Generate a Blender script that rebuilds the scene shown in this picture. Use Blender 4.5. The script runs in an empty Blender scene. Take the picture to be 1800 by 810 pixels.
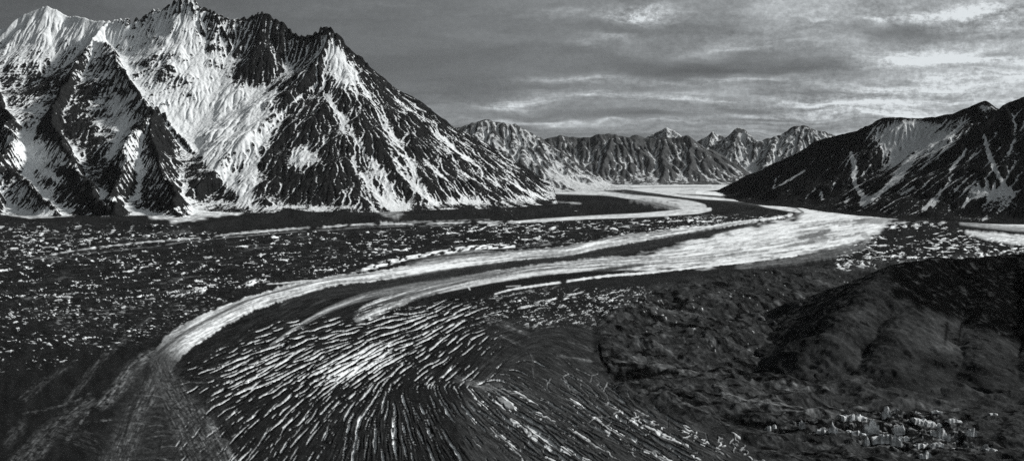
import bpy, bmesh, math, random
import numpy as np

# ---------------------------------------------------------------- basics
F = 1559.0          # focal length in survey units (1800 across)
UC = 900.0          # centre line
HOR = 290.0         # level of the horizon
HC = 600.0          # flying height above the ice (m)
D0, KR = 12000.0, 0.012     # the ice climbs gently beyond D0
col = bpy.context.scene.collection
scn = bpy.context.scene
f32 = np.float64

def lin(s):
    s = np.asarray(s, float) / 255.0
    return np.where(s <= 0.04045, s / 12.92, ((s + 0.055) / 1.055) ** 2.4)
def alb(s):                      # reflectance that reads as grey level s in open daylight
    return np.minimum(lin(s) / 0.90, 0.88)
def ground_base(y):
    return np.maximum(0.0, y - D0) * KR
def depth_of(v):                 # distance at which the ice sheet lies at level v
    t = (np.asarray(v, float) - HOR) / F
    near = HC / np.maximum(t, 1e-6)
    far = (HC + KR * D0) / np.maximum(t + KR, 1e-6)
    return np.where(near < D0, near, far)
def P(u, v, d):                  # bearing, level and distance (m) -> point
    return np.array([(u - UC) / F * d, d, HC + (HOR - v) / F * d])

def _hash(ix, iy, seed):
    h = (ix.astype(np.int64) * 374761393 + iy.astype(np.int64) * 668265263 + seed * 974634777) & 0xFFFFFFFF
    h = ((h ^ (h >> 13)) * 1274126177) & 0xFFFFFFFF
    h = ((h ^ (h >> 16)) * 2246822519) & 0xFFFFFFFF
    return (h ^ (h >> 15)) & 0xFFFF
_GA = np.linspace(0, 2 * np.pi, 65536, endpoint=False)
_GX, _GY = np.cos(_GA), np.sin(_GA)
def noise(x, y, seed=0):         # gradient noise, about -1..1
    x = np.asarray(x, float); y = np.asarray(y, float)
    ix = np.floor(x); iy = np.floor(y); fx = x - ix; fy = y - iy
    ix = ix.astype(np.int64); iy = iy.astype(np.int64)
    u = fx * fx * fx * (fx * (fx * 6 - 15) + 10); v = fy * fy * fy * (fy * (fy * 6 - 15) + 10)
    def g(a, b, dx, dy):
        h = _hash(a, b, seed); return _GX[h] * dx + _GY[h] * dy
    n00 = g(ix, iy, fx, fy); n10 = g(ix + 1, iy, fx - 1, fy)
    n01 = g(ix, iy + 1, fx, fy - 1); n11 = g(ix + 1, iy + 1, fx - 1, fy - 1)
    a = n00 + u * (n10 - n00); b = n01 + u * (n11 - n01)
    return (a + v * (b - a)) * 1.5
def fbm(x, y, seed=0, o=4, g=0.5):
    s = 0; a = 1; t = 0
    for k in range(o):
        s = s + a * noise(x * 2 ** k + 17.3 * k, y * 2 ** k - 9.1 * k, seed + k); t += a; a *= g
    return s / t
def ridged(x, y, seed=0, o=4, g=0.5):
    s = 0; a = 1; t = 0
    for k in range(o):
        s = s + a * (1 - 2 * np.abs(noise(x * 2 ** k + 7.7 * k, y * 2 ** k + 3.1 * k, seed + k))); t += a; a *= g
    return s / t
def sstep(a, b, x):
    t = np.clip((x - a) / (b - a), 0, 1); return t * t * (3 - 2 * t)

def box_blur(a, n=1):
    for _ in range(n):
        p = np.pad(a, 1, mode='edge')
        a = (p[:-2, 1:-1] + p[2:, 1:-1] + p[1:-1, :-2] + p[1:-1, 2:] + 2 * p[1:-1, 1:-1]) / 6
    return a
def curve_pts(pts, step):
    """Catmull-Rom through rows of numbers, resampled about every `step` in the first two."""
    p = np.array(pts, float); n = len(p)
    if n == 2:
        q = p
    q = []
    for i in range(n - 1):
        p0 = p[max(i - 1, 0)]; p1 = p[i]; p2 = p[i + 1]; p3 = p[min(i + 2, n - 1)]
        m = max(1, int(np.hypot(*(p2 - p1)[:2]) / step))
        for k in range(m):
            t = k / m
            q.append(0.5 * ((2 * p1) + (p2 - p0) * t + (2 * p0 - 5 * p1 + 4 * p2 - p3) * t * t + (3 * p1 - p0 - 3 * p2 + p3) * t ** 3))
    q.append(p[-1])
    return np.array(q)

# ---------------------------------------------------------------- meshes
def tag(o, label=None, cat=None, group=None, kind=None):
    if label: o["label"] = label
    if cat: o["category"] = cat
    if group: o["group"] = group
    if kind: o["kind"] = kind
    return o
def grid_mesh(name, X, Y, Z, mat, attrs):
    ny, nx = X.shape
    me = bpy.data.meshes.new(name)
    co = np.stack([X, Y, Z], -1).reshape(-1, 3).astype(np.float32)
    me.vertices.add(len(co)); me.vertices.foreach_set("co", co.ravel())
    i = np.arange((ny - 1) * (nx - 1)); r = i // (nx - 1); c = i % (nx - 1)
    a = r * nx + c
    quads = np.stack([a, a + 1, a + nx + 1, a + nx], -1).astype(np.int32)
    me.loops.add(quads.size); me.loops.foreach_set("vertex_index", quads.ravel())
    me.polygons.add(len(quads))
    me.polygons.foreach_set("loop_start", (np.arange(len(quads)) * 4).astype(np.int32))
    me.polygons.foreach_set("loop_total", np.full(len(quads), 4, np.int32))
    me.polygons.foreach_set("use_smooth", np.ones(len(quads), bool))
    me.update(calc_edges=True)
    for k, A in attrs.items():
        at = me.attributes.new(k, 'FLOAT', 'POINT'); at.data.foreach_set("value", A.astype(np.float32).ravel())
    me.materials.append(mat)
    o = bpy.data.objects.new(name, me); col.objects.link(o)
    return o

def node(nt, typ, **kw):
    n = nt.nodes.new(typ)
    for k, v in kw.items(): setattr(n, k, v)
    return n
def math_(nt, op, a, b=None, clamp=False):
    n = nt.nodes.new('ShaderNodeMath'); n.operation = op; n.use_clamp = clamp
    for i, s in enumerate((a, b)):
        if s is None: continue
        if isinstance(s, (int, float)): n.inputs[i].default_value = s
        else: nt.links.new(s, n.inputs[i])
    return n.outputs[0]

TINT = (0.965, 1.0, 1.015)
def ground_material():
    m = bpy.data.materials.new("ice_and_debris"); m.use_nodes = True; nt = m.node_tree
    b = nt.nodes["Principled BSDF"]; L = nt.links.new
    at = node(nt, 'ShaderNodeAttribute', attribute_name="albedo")
    gp = node(nt, 'ShaderNodeNewGeometry')
    n1 = node(nt, 'ShaderNodeTexNoise'); n1.inputs['Scale'].default_value = 0.42; n1.inputs['Detail'].default_value = 6; n1.inputs['Roughness'].default_value = .7
    n2 = node(nt, 'ShaderNodeTexNoise'); n2.inputs['Scale'].default_value = 0.035; n2.inputs['Detail'].default_value = 5; n2.inputs['Roughness'].default_value = .65
    for n in (n1, n2): L(gp.outputs['Position'], n.inputs['Vector'])
    s = math_(nt, 'ADD', math_(nt, 'MULTIPLY', n1.outputs['Fac'], 1.9), math_(nt, 'MULTIPLY', n2.outputs['Fac'], .7))
    s = math_(nt, 'SUBTRACT', s, 0.30)                    # about 1 on average
    # clean ice varies little, loose rubble a lot
    w = math_(nt, 'MULTIPLY', at.outputs['Fac'], 1.3, True)
    k = math_(nt, 'ADD', math_(nt, 'MULTIPLY', s, math_(nt, 'SUBTRACT', 1.0, w)), w)
    k = math_(nt, 'MAXIMUM', k, 0.15)
    a = math_(nt, 'MINIMUM', math_(nt, 'MULTIPLY', at.outputs['Fac'], k), 0.9)
    mc = node(nt, 'ShaderNodeVectorMath', operation='SCALE'); mc.inputs[0].default_value = TINT
    L(a, mc.inputs['Scale']); L(mc.outputs[0], b.inputs['Base Color'])
    b.inputs['Roughness'].default_value = 1.0; b.inputs['Specular IOR Level'].default_value = 0.0
    bp = node(nt, 'ShaderNodeBump'); bp.inputs['Strength'].default_value = .6; bp.inputs['Distance'].default_value = 1.6
    L(n1.outputs['Fac'], bp.inputs['Height']); L(bp.outputs[0], b.inputs['Normal'])
    return m
def mountain_material(name, rock, snow, fine):
    m = bpy.data.materials.new(name); m.use_nodes = True; nt = m.node_tree
    b = nt.nodes["Principled BSDF"]; L = nt.links.new
    at = node(nt, 'ShaderNodeAttribute', attribute_name="snow")
    gp = node(nt, 'ShaderNodeNewGeometry')
    n1 = node(nt, 'ShaderNodeTexNoise'); n1.inputs['Scale'].default_value = fine; n1.inputs['Detail'].default_value = 5; n1.inputs['Roughness'].default_value = .65
    n2 = node(nt, 'ShaderNodeTexNoise'); n2.inputs['Scale'].default_value = fine * .35; n2.inputs['Detail'].default_value = 6
    for n in (n1, n2): L(gp.outputs['Position'], n.inputs['Vector'])
    s = math_(nt, 'ADD', at.outputs['Fac'], math_(nt, 'MULTIPLY', math_(nt, 'SUBTRACT', n1.outputs['Fac'], .5), 1.9))
    mr = node(nt, 'ShaderNodeMapRange', interpolation_type='SMOOTHSTEP')
    mr.inputs['From Min'].default_value = -.12; mr.inputs['From Max'].default_value = .16
    L(s, mr.inputs['Value'])
    rk = math_(nt, 'MULTIPLY', math_(nt, 'ADD', math_(nt, 'MULTIPLY', n2.outputs['Fac'], 1.8), .1), rock)
    sn = math_(nt, 'MULTIPLY', math_(nt, 'ADD', math_(nt, 'MULTIPLY', n2.outputs['Fac'], .5), .75), snow)
    mx = node(nt, 'ShaderNodeMix', data_type='FLOAT')
    L(mr.outputs[0], mx.inputs[0]); L(rk, mx.inputs[2]); L(sn, mx.inputs[3])
    mc = node(nt, 'ShaderNodeVectorMath', operation='SCALE'); mc.inputs[0].default_value = TINT
    L(mx.outputs[0], mc.inputs['Scale']); L(mc.outputs[0], b.inputs['Base Color'])
    b.inputs['Roughness'].default_value = 1.0; b.inputs['Specular IOR Level'].default_value = 0.0
    bp = node(nt, 'ShaderNodeBump'); bp.inputs['Strength'].default_value = .8; bp.inputs['Distance'].default_value = .6 / fine
    L(n1.outputs['Fac'], bp.inputs['Height']); L(bp.outputs[0], b.inputs['Normal'])
    return m

# ================================================================ THE GLACIER
us = np.concatenate([np.arange(-1500, -60, 12.0), np.arange(-60, 1860, 1.25), np.arange(1860, 3300, 12.0)])
vs = np.concatenate([np.arange(298, 480, 0.4), np.arange(480, 885, 0.8), 885 * 1.07 ** np.arange(0, 26)])
U, V = np.meshgrid(us, vs)
DY = depth_of(V)
GX = (U - UC) / F * DY
GY = DY
rowstep = np.abs(np.gradient(depth_of(vs)))[:, None]
NR, NC = U.shape
A = np.full(U.shape, 1.0)
HH = np.zeros(U.shape)

# bare rubble everywhere to begin with
A[:] = alb(30) * np.exp(0.45 * fbm(U / 22, V / 9, 11, 4) + 0.25 * noise(U / 5, V / 2.5, 15))

def window(u0, u1, v0, v1):
    c0, c1 = np.searchsorted(us, [u0, u1]); r0, r1 = np.searchsorted(vs, [v0, v1])
    return slice(max(r0 - 1, 0), min(r1 + 1, NR)), slice(max(c0 - 1, 0), min(c1 + 1, NC))
def line_field(pts, step=12.0, pad=6.0):
    q = curve_pts(pts, step)
    wmax = q[:, 2].max() + pad
    sl = window(q[:, 0].min() - wmax, q[:, 0].max() + wmax, q[:, 1].min() - wmax, q[:, 1].max() + wmax)
    u, v = U[sl], V[sl]
    D = np.full(u.shape, 1e9); S = np.zeros(u.shape); N = np.zeros(u.shape); W = np.ones(u.shape)
    s0 = 0.0
    for i in range(len(q) - 1):
        a, b = q[i], q[i + 1]; d = b[:2] - a[:2]; L = math.hypot(*d) + 1e-9
        m = max(a[2], b[2]) + pad + L
        c0, c1 = np.searchsorted(u[0], [min(a[0], b[0]) - m, max(a[0], b[0]) + m])
        r0, r1 = np.searchsorted(v[:, 0], [min(a[1], b[1]) - m, max(a[1], b[1]) + m])
        if r1 <= r0 or c1 <= c0: s0 += L; continue
        w = (slice(r0, r1), slice(c0, c1))
        t = np.clip(((u[w] - a[0]) * d[0] + (v[w] - a[1]) * d[1]) / L ** 2, 0, 1)
        ex = u[w] - a[0] - t * d[0]; ey = v[w] - a[1] - t * d[1]
        dd = np.hypot(ex, ey); k = dd < D[w]
        for arr, val in ((D, dd), (S, s0 + t * L), (N, (d[0] * ey - d[1] * ex) / L), (W, a[2] + t * (b[2] - a[2]))):
            tmp = arr[w]; tmp[k] = val[k]; arr[w] = tmp
        s0 += L
    return sl, D, S, N, W, s0
def stroke(pts, val, alpha=1.0, soft=1.2, streak=0.25, ln=2.2, ls=45, edge=0.0, gap=0.0, seed=1, lift=0.0, fade=(0, 0), mott=None):
    sl, D, S, N, W, tot = line_field(pts)
    e = edge * noise(S / 9, N / 30, seed + 5) + 0.5 * edge * noise(S / 3.5, N / 12, seed + 6) if edge else 0
    m = 1 - sstep(-soft, soft, D - W + e)
    if gap: m = m * sstep(gap - .25, gap + .2, .8 * noise(S / 47, N * 0, seed + 9) + .55 * noise(S / 13, N / 9, seed + 10) + .5)
    if fade[0]: m = m * sstep(0, fade[0], S)
    if fade[1]: m = m * (1 - sstep(tot - fade[1], tot, S))
    st = streak * (noise(N / ln, S / ls, seed) + .6 * noise(N / (ln * .45), S / (ls * .4), seed + 1) + .5 * noise(S / 6, N / 4, seed + 2))
    val = lin(np.clip(val * np.exp(st), 4, 238)) / .9
    if mott: m = m * sstep(-.34, .30, fbm(U[sl] / 13, V[sl] / 5, seed + 11, 4, .65) * 1.2 + mott)
    m = m * alpha
    A[sl] = A[sl] * (1 - m) + val * m
    if lift: HH[sl] += lift * (1 - sstep(0, 1.3, D / (W + .1)))
def poly_mask(pts, soft, edge=0.0, seed=3, pad=None):
    p = np.array(pts, float); pad = pad or soft + edge * 1.5 + 2
    sl = window(p[:, 0].min() - pad, p[:, 0].max() + pad, p[:, 1].min() - pad, p[:, 1].max() + pad)
    u, v = U[sl], V[sl]
    ins = np.zeros(u.shape, bool); D = np.full(u.shape, 1e9)
    for a, b in zip(p, np.roll(p, -1, 0)):
        d = b - a
        if a[1] != b[1]:
            x = a[0] + (v - a[1]) * d[0] / d[1]
            ins ^= ((a[1] > v) != (b[1] > v)) & (u < x)
        t = np.clip(((u - a[0]) * d[0] + (v - a[1]) * d[1]) / (d @ d), 0, 1)
        D = np.minimum(D, np.hypot(u - a[0] - t * d[0], v - a[1] - t * d[1]))
    sd = np.where(ins, D, -D)
    if edge: sd = sd + edge * fbm(u / 30, v / 10, seed, 3)
    return sl, sstep(-soft, soft, sd)
def patch(pts, val, soft=4, edge=4, alpha=1.0, var=.25, lu=30, lv=6, slope=0.0, seed=20):
    sl, m = poly_mask(pts, soft, edge, seed)
    u = U[sl]; v = V[sl] - slope * U[sl]
    st = var * (fbm(u / lu, v / lv, seed, 4) * 1.4 + .5 * noise(u / 5, v / 2.2, seed + 7))
    val = lin(np.clip(val * np.exp(st), 4, 238)) / .9
    A[sl] = A[sl] * (1 - m * alpha) + val * m * alpha
def shards(pts, val, lu, lv, slope, th, soft=6, seed=40, edge=6, band=.3, sharp=.10, g=.72):
    sl, m = poly_mask(pts, soft, edge, seed)
    u = U[sl]; v = V[sl] - slope * U[sl]
    wu = u + 9 * noise(u / 26, v / 9, seed + 1); wv = v + 2.4 * noise(u / 17, v / 7, seed + 2)
    n = fbm(wu / lu, wv / lv, seed + 3, 5, g) * 1.5 + band * noise(u / 190, v / 9, seed + 5) + band * fbm(u / 90, v / 26, seed + 6, 2)
    k = sstep(th, th + sharp, n) * m
    b = lin(np.clip(val * (1 + .3 * noise(u / 9, v / 4, seed + 8)), 20, 240)) / .9
    A[sl] = A[sl] * (1 - k) + b * k
    HH[sl] += 2.0 * k
def flecks(pts, val, lu, lv, slope, th, soft=6, seed=40, edge=6, clump=.35, sharp=.14, jit=.35):
    sl, m = poly_mask(pts, soft, edge, seed)
    u = U[sl]; v = V[sl] - slope * U[sl]
    wu = u + 3.5 * noise(u / 14, v / 6, seed + 1); wv = v + 1.6 * noise(u / 9, v / 5, seed + 2)
    n = noise(wu / lu, wv / lv, seed + 3) * .75 + jit * noise(wu / (lu * .42), wv / (lv * .42), seed + 4) + clump * fbm(u / 70, v / 22, seed + 5, 2)
    k = sstep(th, th + sharp, n) * m
    b = lin(np.clip(val * (1 + .25 * noise(u / 11, v / 5, seed + 8)), 20, 240)) / .9
    A[sl] = A[sl] * (1 - k) + b * k
    HH[sl] += 2.0 * k

# --- big tones
patch([(-60, 600), (120, 610), (260, 560), (330, 600), (360, 700), (420, 830), (430, 900), (-60, 900)], 27, 14, 8, .9, .35, 18, 30, seed=21)
patch([(850, 640), (960, 585), (1040, 590), (1062, 650), (1180, 720), (1340, 792), (1380, 840), (1380, 900), (850, 900), (800, 720)], 50, 16, 6, .9, .28, 40, 8, .5, seed=23)
patch([(850, 560), (1040, 545), (1060, 600), (1030, 640), (930, 680), (830, 650)], 40, 14, 6, .8, .3, 40, 6, .2, seed=24)
patch([(1046, 640), (1058, 560), (1110, 512), (1250, 472), (1400, 470), (1560, 455), (1900, 440), (1900, 900), (1420, 900), (1330, 790), (1180, 722), (1090, 684)], 47, 8, 6, .95, .40, 46, 12, .12, seed=25)
patch([(1000, 492), (1250, 470), (1420, 455), (1400, 475), (1250, 490), (1090, 515), (900, 530), (880, 515)], 34, 6, 4, .8, .3, seed=26)

# --- far plain of clean ice and its medial moraines
patch([(900, 305), (1300, 305), (1300, 342), (1180, 342), (1110, 337), (1050, 333), (940, 329)], 186, 2, 1, 1, .06, 60, 2, seed=27)
stroke([(940, 334, 4), (974, 337, 4), (1060, 340, 3.5), (1110, 346, 4), (1160, 352, 6), (1205, 360, 9), (1235, 365, 7)], 178, soft=1.6, streak=.12, seed=31)
stroke([(1110, 352, 2), (1150, 358, 4), (1190, 366, 6)], 110, .8, 4, .35, seed=32, edge=4)
stroke([(1248, 368, 3), (1230, 371, 4), (1200, 373, 5), (1140, 377.5, 4), (1060, 381, 3.2), (1000, 384, 3), (950, 387, 2.6), (900, 391, 2)], 188, soft=1.2, streak=.15, seed=33)
stroke([(905, 390, 2), (820, 391, 1.6), (750, 393, 1.8), (640, 394.5, 2), (560, 400, 1.6), (480, 405, 2), (430, 409, 2), (350, 418, 1.4), (240, 428, 1.4), (150, 439, 1.2), (80, 450, 1)], 165, 1, .9, .3, edge=1.2, gap=.35, seed=34)
stroke([(800, 396, 1), (640, 400, 1), (480, 411, 1), (360, 422, 1), (250, 436, 1), (60, 456, 1)], 105, .8, 1, .3, gap=.4, seed=35)
stroke([(860, 386, 1.5), (700, 391, 1.5)], 120, .7, 1, .3, edge=1, gap=.4, seed=36)
# white arm along the dark mountain on the right
stroke([(1225, 338.5, 2), (1290, 344, 3), (1350, 349.5, 4.5), (1420, 357, 6), (1500, 365, 5.5), (1570, 373, 4.5), (1650, 380.5, 5.5), (1720, 386.5, 6.5), (1780, 392, 7), (1860, 400, 7)], 216, soft=1, streak=.06, seed=37)
stroke([(1690, 392, 3), (1740, 396, 5), (1790, 401, 5), (1850, 404, 5)], 150, .8, 3, .25, seed=38)
stroke([(1700, 408, 3), (1730, 414, 6), (1776, 420, 8), (1860, 430, 9)], 190, .95, 3.5, .22, seed=39, edge=2)
# white main stream
patch([(1085, 463), (1150, 443), (1230, 421), (1310, 401), (1400, 384), (1415, 373), (1480, 369), (1575, 382), (1550, 398), (1525, 424), (1440, 440), (1380, 450), (1300, 460), (1230, 468), (1110, 476)], 206, 6, 12, 1, .15, 34, 4, -.13, seed=28)
stroke([(1455, 372, 7), (1400, 367, 6), (1340, 359, 5), (1280, 352, 4), (1220, 346.5, 3), (1150, 341, 2), (1095, 336, 1.5)], 196, soft=1.2, streak=.1, seed=41)
stroke([(1190, 341, .7), (1260, 347, .9), (1330, 353.5, 1), (1400, 361, 1), (1450, 364, 1), (1500, 369, 1.2), (1570, 377.5, 1.2), (1610, 382, 1)], 72, .8, .8, .2, seed=42)
stroke([(1300, 351, .6), (1360, 359, .8), (1400, 366, 1.2), (1412, 373, 1.5), (1390, 381, 1.3), (1340, 391, 1.2)], 70, .85, .8, .2, seed=43)
for p, v_, a_ in (([(1405, 418, 3), (1440, 411, 5), (1458, 405, 3)], 70, .85), ([(1425, 424, 5), (1450, 420, 6)], 90, .6),
                  ([(1500, 395, 2), (1520, 388, 5), (1560, 388, 6)], 85, .7), ([(1518, 412, 5), (1525, 418, 4)], 110, .6),
                  ([(1360, 437, 1), (1390, 431, 2.5), (1430, 425, 2)], 85, .6), ([(1440, 445, 1.5), (1475, 436, 2.5), (1490, 433, 1)], 75, .7),
                  ([(1220, 454, 1), (1290, 448, 1.5), (1350, 441, 1.5)], 85, .7), ([(1120, 447, .8), (1200, 432, .8), (1260, 424, .8)], 120, .5),
                  ([(1300, 432, 1), (1330, 428, 1.2), (1360, 424, 1)], 130, .5)):
    stroke(p, v_, a_, 2.2, .2, edge=1.5, seed=int(p[0][0]))
stroke([(1300, 470, 6), (1390, 458, 6), (1470, 445, 7), (1520, 432, 5)], 92, .75, 5, .3, seed=44, edge=3)
# medial moraine in the far bend
stroke([(945, 326, 1.1), (1020, 329.5, 1.3), (1080, 333.5, 2.2), (1120, 338.5, 2.8), (1160, 343.5, 2.4), (1200, 348.5, 2), (1240, 353, 2.4), (1290, 359, 5.5), (1330, 367, 7), (1364, 375, 4)], 33, .97, .9, .25, seed=45)
stroke([(1330, 376, 7), (1280, 381, 7), (1230, 384.5, 6)], 33, .95, 1.5, .25, seed=46)
stroke([(1085, 331.5, .7), (1130, 329.5, .7), (1190, 329, .7), (1250, 329, .6)], 85, .8, .6, .1, seed=47)

# --- upper ribbon
RA = [(1392, 377, 1.6), (1350, 385, 2.2), (1300, 392, 3), (1250, 400, 4), (1200, 407, 6), (1150, 414, 7.5), (1100, 421, 8.5), (1050, 431, 9), (1000, 441, 9), (950, 446, 9), (900, 450, 9), (860, 456, 11), (822, 459, 11), (770, 468, 11), (711, 478, 10), (650, 487, 8), (600, 492, 8), (560, 500, 9), (516, 512, 11), (450, 531, 13), (383, 561, 17), (317, 599, 22), (292, 626, 22), (272, 648, 18)]
stroke(RA, 196, .97, 1.5, .34, 1.7, 80, edge=2.4, seed=50, lift=6, fade=(0, 110))
stroke([(1130, 422, 1.5), (1060, 433, 2), (1000, 446, 3), (930, 452, 3), (880, 457, 3)], 120, .5, 2.5, .35, seed=51, edge=2.5)
stroke([(700, 482, 4), (760, 474, 5), (822, 465, 4), (900, 455, 2)], 226, .8, 2, .06, seed=52)
stroke([(880, 446, 3), (830, 446, 7), (770, 457, 7), (720, 466, 4)], 118, .7, 3, .35, seed=53)
stroke([(1180, 406, 1), (1100, 415, 1), (1050, 423, 1.2), (1000, 433, 1.2), (950, 439, 1.2), (880, 442, 1.2), (820, 446, 1.4), (760, 452, 2), (715, 464, 2.5)], 55, .85, .9, .2, seed=54)
stroke([(650, 482, 1), (583, 493, 1), (516, 506, 1.4), (450, 525, 2), (383, 556, 2.6), (317, 592, 3), (270, 628, 3.5), (225, 665, 4)], 58, .85, 1.1, .25, seed=55)
flecks([(620, 479), (660, 463), (720, 450), (770, 440), (830, 432), (905, 429), (905, 435), (830, 441), (770, 448), (715, 458), (660, 472)], 228, 16, 6, -.22, -.18, 1.5, 56, edge=1.5, sharp=.2, clump=.15)
flecks([(420, 508), (440, 494), (476, 482), (468, 494), (440, 506)], 220, 9, 4, -.5, -.05, 2, 57, edge=2)
flecks([(300, 524), (330, 514), (370, 502), (362, 514), (330, 524)], 210, 9, 4, -.5, -.05, 2, 58, edge=2)
stroke([(640, 474, 1), (580, 489, 1.3), (520, 497, 1.3), (470, 501, 1.2)], 190, 1, 1, .15, edge=1, gap=.15, seed=57)
# --- dark bands below it
stroke([(1330, 394, 2), (1290, 401, 3), (1230, 412, 5.5), (1150, 427, 7), (1100, 438, 8), (1050, 446, 7), (1000, 454, 5), (900, 464.5, 6), (822, 476, 7.5), (760, 485, 7.5), (711, 494, 7), (650, 504, 8), (600, 511, 9), (560, 521, 12), (510, 546, 20)], 42, .96, 1.6, .25, seed=61, edge=.8)
stroke([(540, 540, 14), (490, 570, 24), (440, 606, 32), (400, 650, 36), (370, 710, 34), (400, 790, 30)], 33, .85, 8, .35, 4, 60, seed=62)
# --- lower ribbon
stroke([(1170, 456, 8), (1060, 463, 11), (1000, 469, 10), (950, 475, 10), (900, 482, 10), (860, 487, 9), (822, 493, 8), (770, 504, 9), (735, 514, 9), (700, 526, 11), (660, 541, 13), (630, 555, 10)], 160, .95, 2.5, .42, 1.6, 80, seed=63, lift=5, edge=2)
stroke([(1120, 470, 3), (1000, 477, 3), (900, 489, 3), (830, 500, 3), (770, 511, 3)], 205, .8, 1.5, .12, seed=64)
stroke([(870, 484, 4), (822, 488.5, 4.5), (760, 498, 5), (711, 506, 6), (650, 518, 6), (600, 534, 5), (560, 552, 4), (520, 578, 3), (482, 604, 2)], 105, .9, 2.5, .32, 1.8, 50, seed=65)
stroke([(640, 520, 1.2), (590, 538, 1.4), (540, 562, 1.6), (475, 607, 1.4)], 170, .8, 1, .2, seed=66)
stroke([(900, 480, .8), (822, 495, 1), (770, 506, 2), (720, 519, 3), (680, 531, 4), (640, 546, 5), (600, 562, 5), (560, 580, 5)], 38, .9, 1.3, .25, seed=67)
stroke([(1000, 466, .8), (940, 472, .8), (880, 481, .8)], 60, .8, .8, .2, seed=167)
stroke([(1130, 466, 2), (1060, 475, 3.5), (1000, 485, 4), (950, 489, 4.5), (900, 497, 5), (860, 507, 9), (810, 523, 10), (760, 532, 8)], 27, .93, 2, .25, seed=68, edge=1)
stroke([(830, 497, 1), (822, 502, 1.5), (826, 508, 1)], 190, .9, 1, .1, seed=69)
stroke([(870, 516, 1), (900, 508, 1.6), (950, 501, 1.8), (1000, 494, 1.8), (1050, 487, 2), (1075, 484, 2), (1150, 478, 1.8), (1230, 469, 1.8), (1310, 460, 2), (1400, 449, 2)], 212, 1, .9, .1, edge=1, gap=.1, seed=71)
stroke([(890, 503, .8), (915, 502, .9)], 150, 1, .8, .1, seed=72)
rq = random.Random(41)
_t = np.array([(1080, 446), (1230, 425), (1310, 406), (1400, 389), (1520, 380)], float); _b = np.array([(1080, 474), (1230, 466), (1380, 450), (1480, 434), (1560, 412)], float)
for k in range(46):
    f = rq.random() ** .8; a0 = rq.uniform(1070, 1440); L = rq.uniform(40, 190); xs_ = np.linspace(a0, min(a0 + L, 1530), 6)
    ys_ = np.interp(xs_, _t[:, 0], _t[:, 1]) * (1 - f) + np.interp(xs_, _b[:, 0], _b[:, 1]) * f + 1.5 * noise(xs_ / 60, xs_ * 0 + k, 7)
    stroke([(x_, y_, rq.uniform(.4, 1.5)) for x_, y_ in zip(xs_, ys_)], rq.uniform(70, 140), rq.uniform(.35, .8), 1.0, .3, edge=1, gap=.3, seed=700 + k, fade=(12, 18))
for path, nk, sd in ((RA, 34, 800), ([(1170, 456, 8), (1060, 463, 11), (1000, 469, 10), (950, 475, 10), (900, 482, 10), (860, 487, 9), (822, 493, 8), (770, 504, 9), (735, 514, 9), (700, 526, 11), (660, 541, 13)], 26, 860)):
    q = curve_pts(path, 10); dq = np.gradient(q[:, :2], axis=0); dq /= np.hypot(dq[:, 0], dq[:, 1])[:, None]
    for k in range(nk):
        i0 = rq.randrange(0, len(q) - 8); i1 = min(len(q) - 1, i0 + rq.randint(7, 26)); f = rq.uniform(-.9, .9)
        pts = [(q[i, 0] - dq[i, 1] * f * q[i, 2], q[i, 1] + dq[i, 0] * f * q[i, 2], rq.uniform(.4, 1.0) * (1 + q[i, 2] / 18)) for i in range(i0, i1, 3)]
        if len(pts) > 2: stroke(pts, rq.uniform(55, 125), rq.uniform(.35, .75), 1.0, .3, edge=1.2, gap=.3, seed=sd + k, fade=(14, 20))
# --- snow and rubble fans at the foot of the left mountain
patch([(236, 372), (300, 376), (360, 374), (440, 366), (420, 376), (340, 386), (310, 391), (270, 384)], 178, 2.5, 6, .95, .35, 14, 3, seed=901)
patch([(660, 372), (700, 370), (716, 380), (700, 390), (684, 386)], 120, 2.5, 5, .9, .45, 8, 4, seed=902)
patch([(14, 378), (90, 374), (130, 380), (60, 386)], 165, 2, 5, .9, .4, 14, 3, seed=903)
patch([(420, 358), (470, 358), (480, 366), (440, 370)], 150, 2, 5, .9, .4, 10, 3, seed=904)
patch([(850, 352), (960, 350), (1020, 358), (900, 358)], 150, 2, 5, .7, .5, 12, 2.5, seed=905)
patch([(236, 640), (305, 636), (345, 700), (405, 810), (430, 890), (160, 890), (190, 760)], 44, 16, 8, .8, .4, 14, 5, seed=910)
# --- soft dim streaks lower left
for k, (p, v_) in enumerate((
        ([(285, 640, 16), (262, 690, 18), (232, 745, 20), (208, 810, 24), (200, 860, 24)], 66),
        ([(285, 645, 12), (305, 690, 24), (335, 745, 32), (370, 815, 40), (390, 870, 42)], 64),
        ([(268, 622, 10), (235, 645, 12), (205, 685, 12), (180, 710, 8)], 78),
        ([(265, 560, 4), (225, 590, 6), (185, 625, 6), (150, 665, 6), (120, 705, 6)], 50),
        ([(160, 705, 8), (110, 740, 14), (55, 795, 20), (20, 840, 20)], 60),
        ([(130, 635, 4), (80, 670, 6), (40, 700, 8)], 46),
        ([(40, 745, 8), (14, 775, 10)], 50),
        ([(155, 722, 1), (140, 745, 1.4), (120, 770, 2)], 85),
        ([(150, 742, 1), (205, 735, 1.2), (250, 728, 1)], 62),
        ([(40, 725, 1), (120, 708, 1.2), (160, 690, 1.2)], 66),
        ([(300, 725, 2), (280, 790, 3), (270, 850, 3)], 34),
        ([(352, 722, 5), (392, 780, 7), (430, 850, 8)], 82),
        ([(110, 760, 12), (180, 790, 20), (150, 850, 20)], 40))):
    stroke(p, v_, .9, max(2.0, p[1][2] * .5), .6, 3.5, 26, seed=80 + k * 3, edge=3, mott=.12)
stroke([(262, 650, 3), (240, 700, 4), (212, 770, 5)], 26, .6, 3, .3, seed=130)
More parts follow.
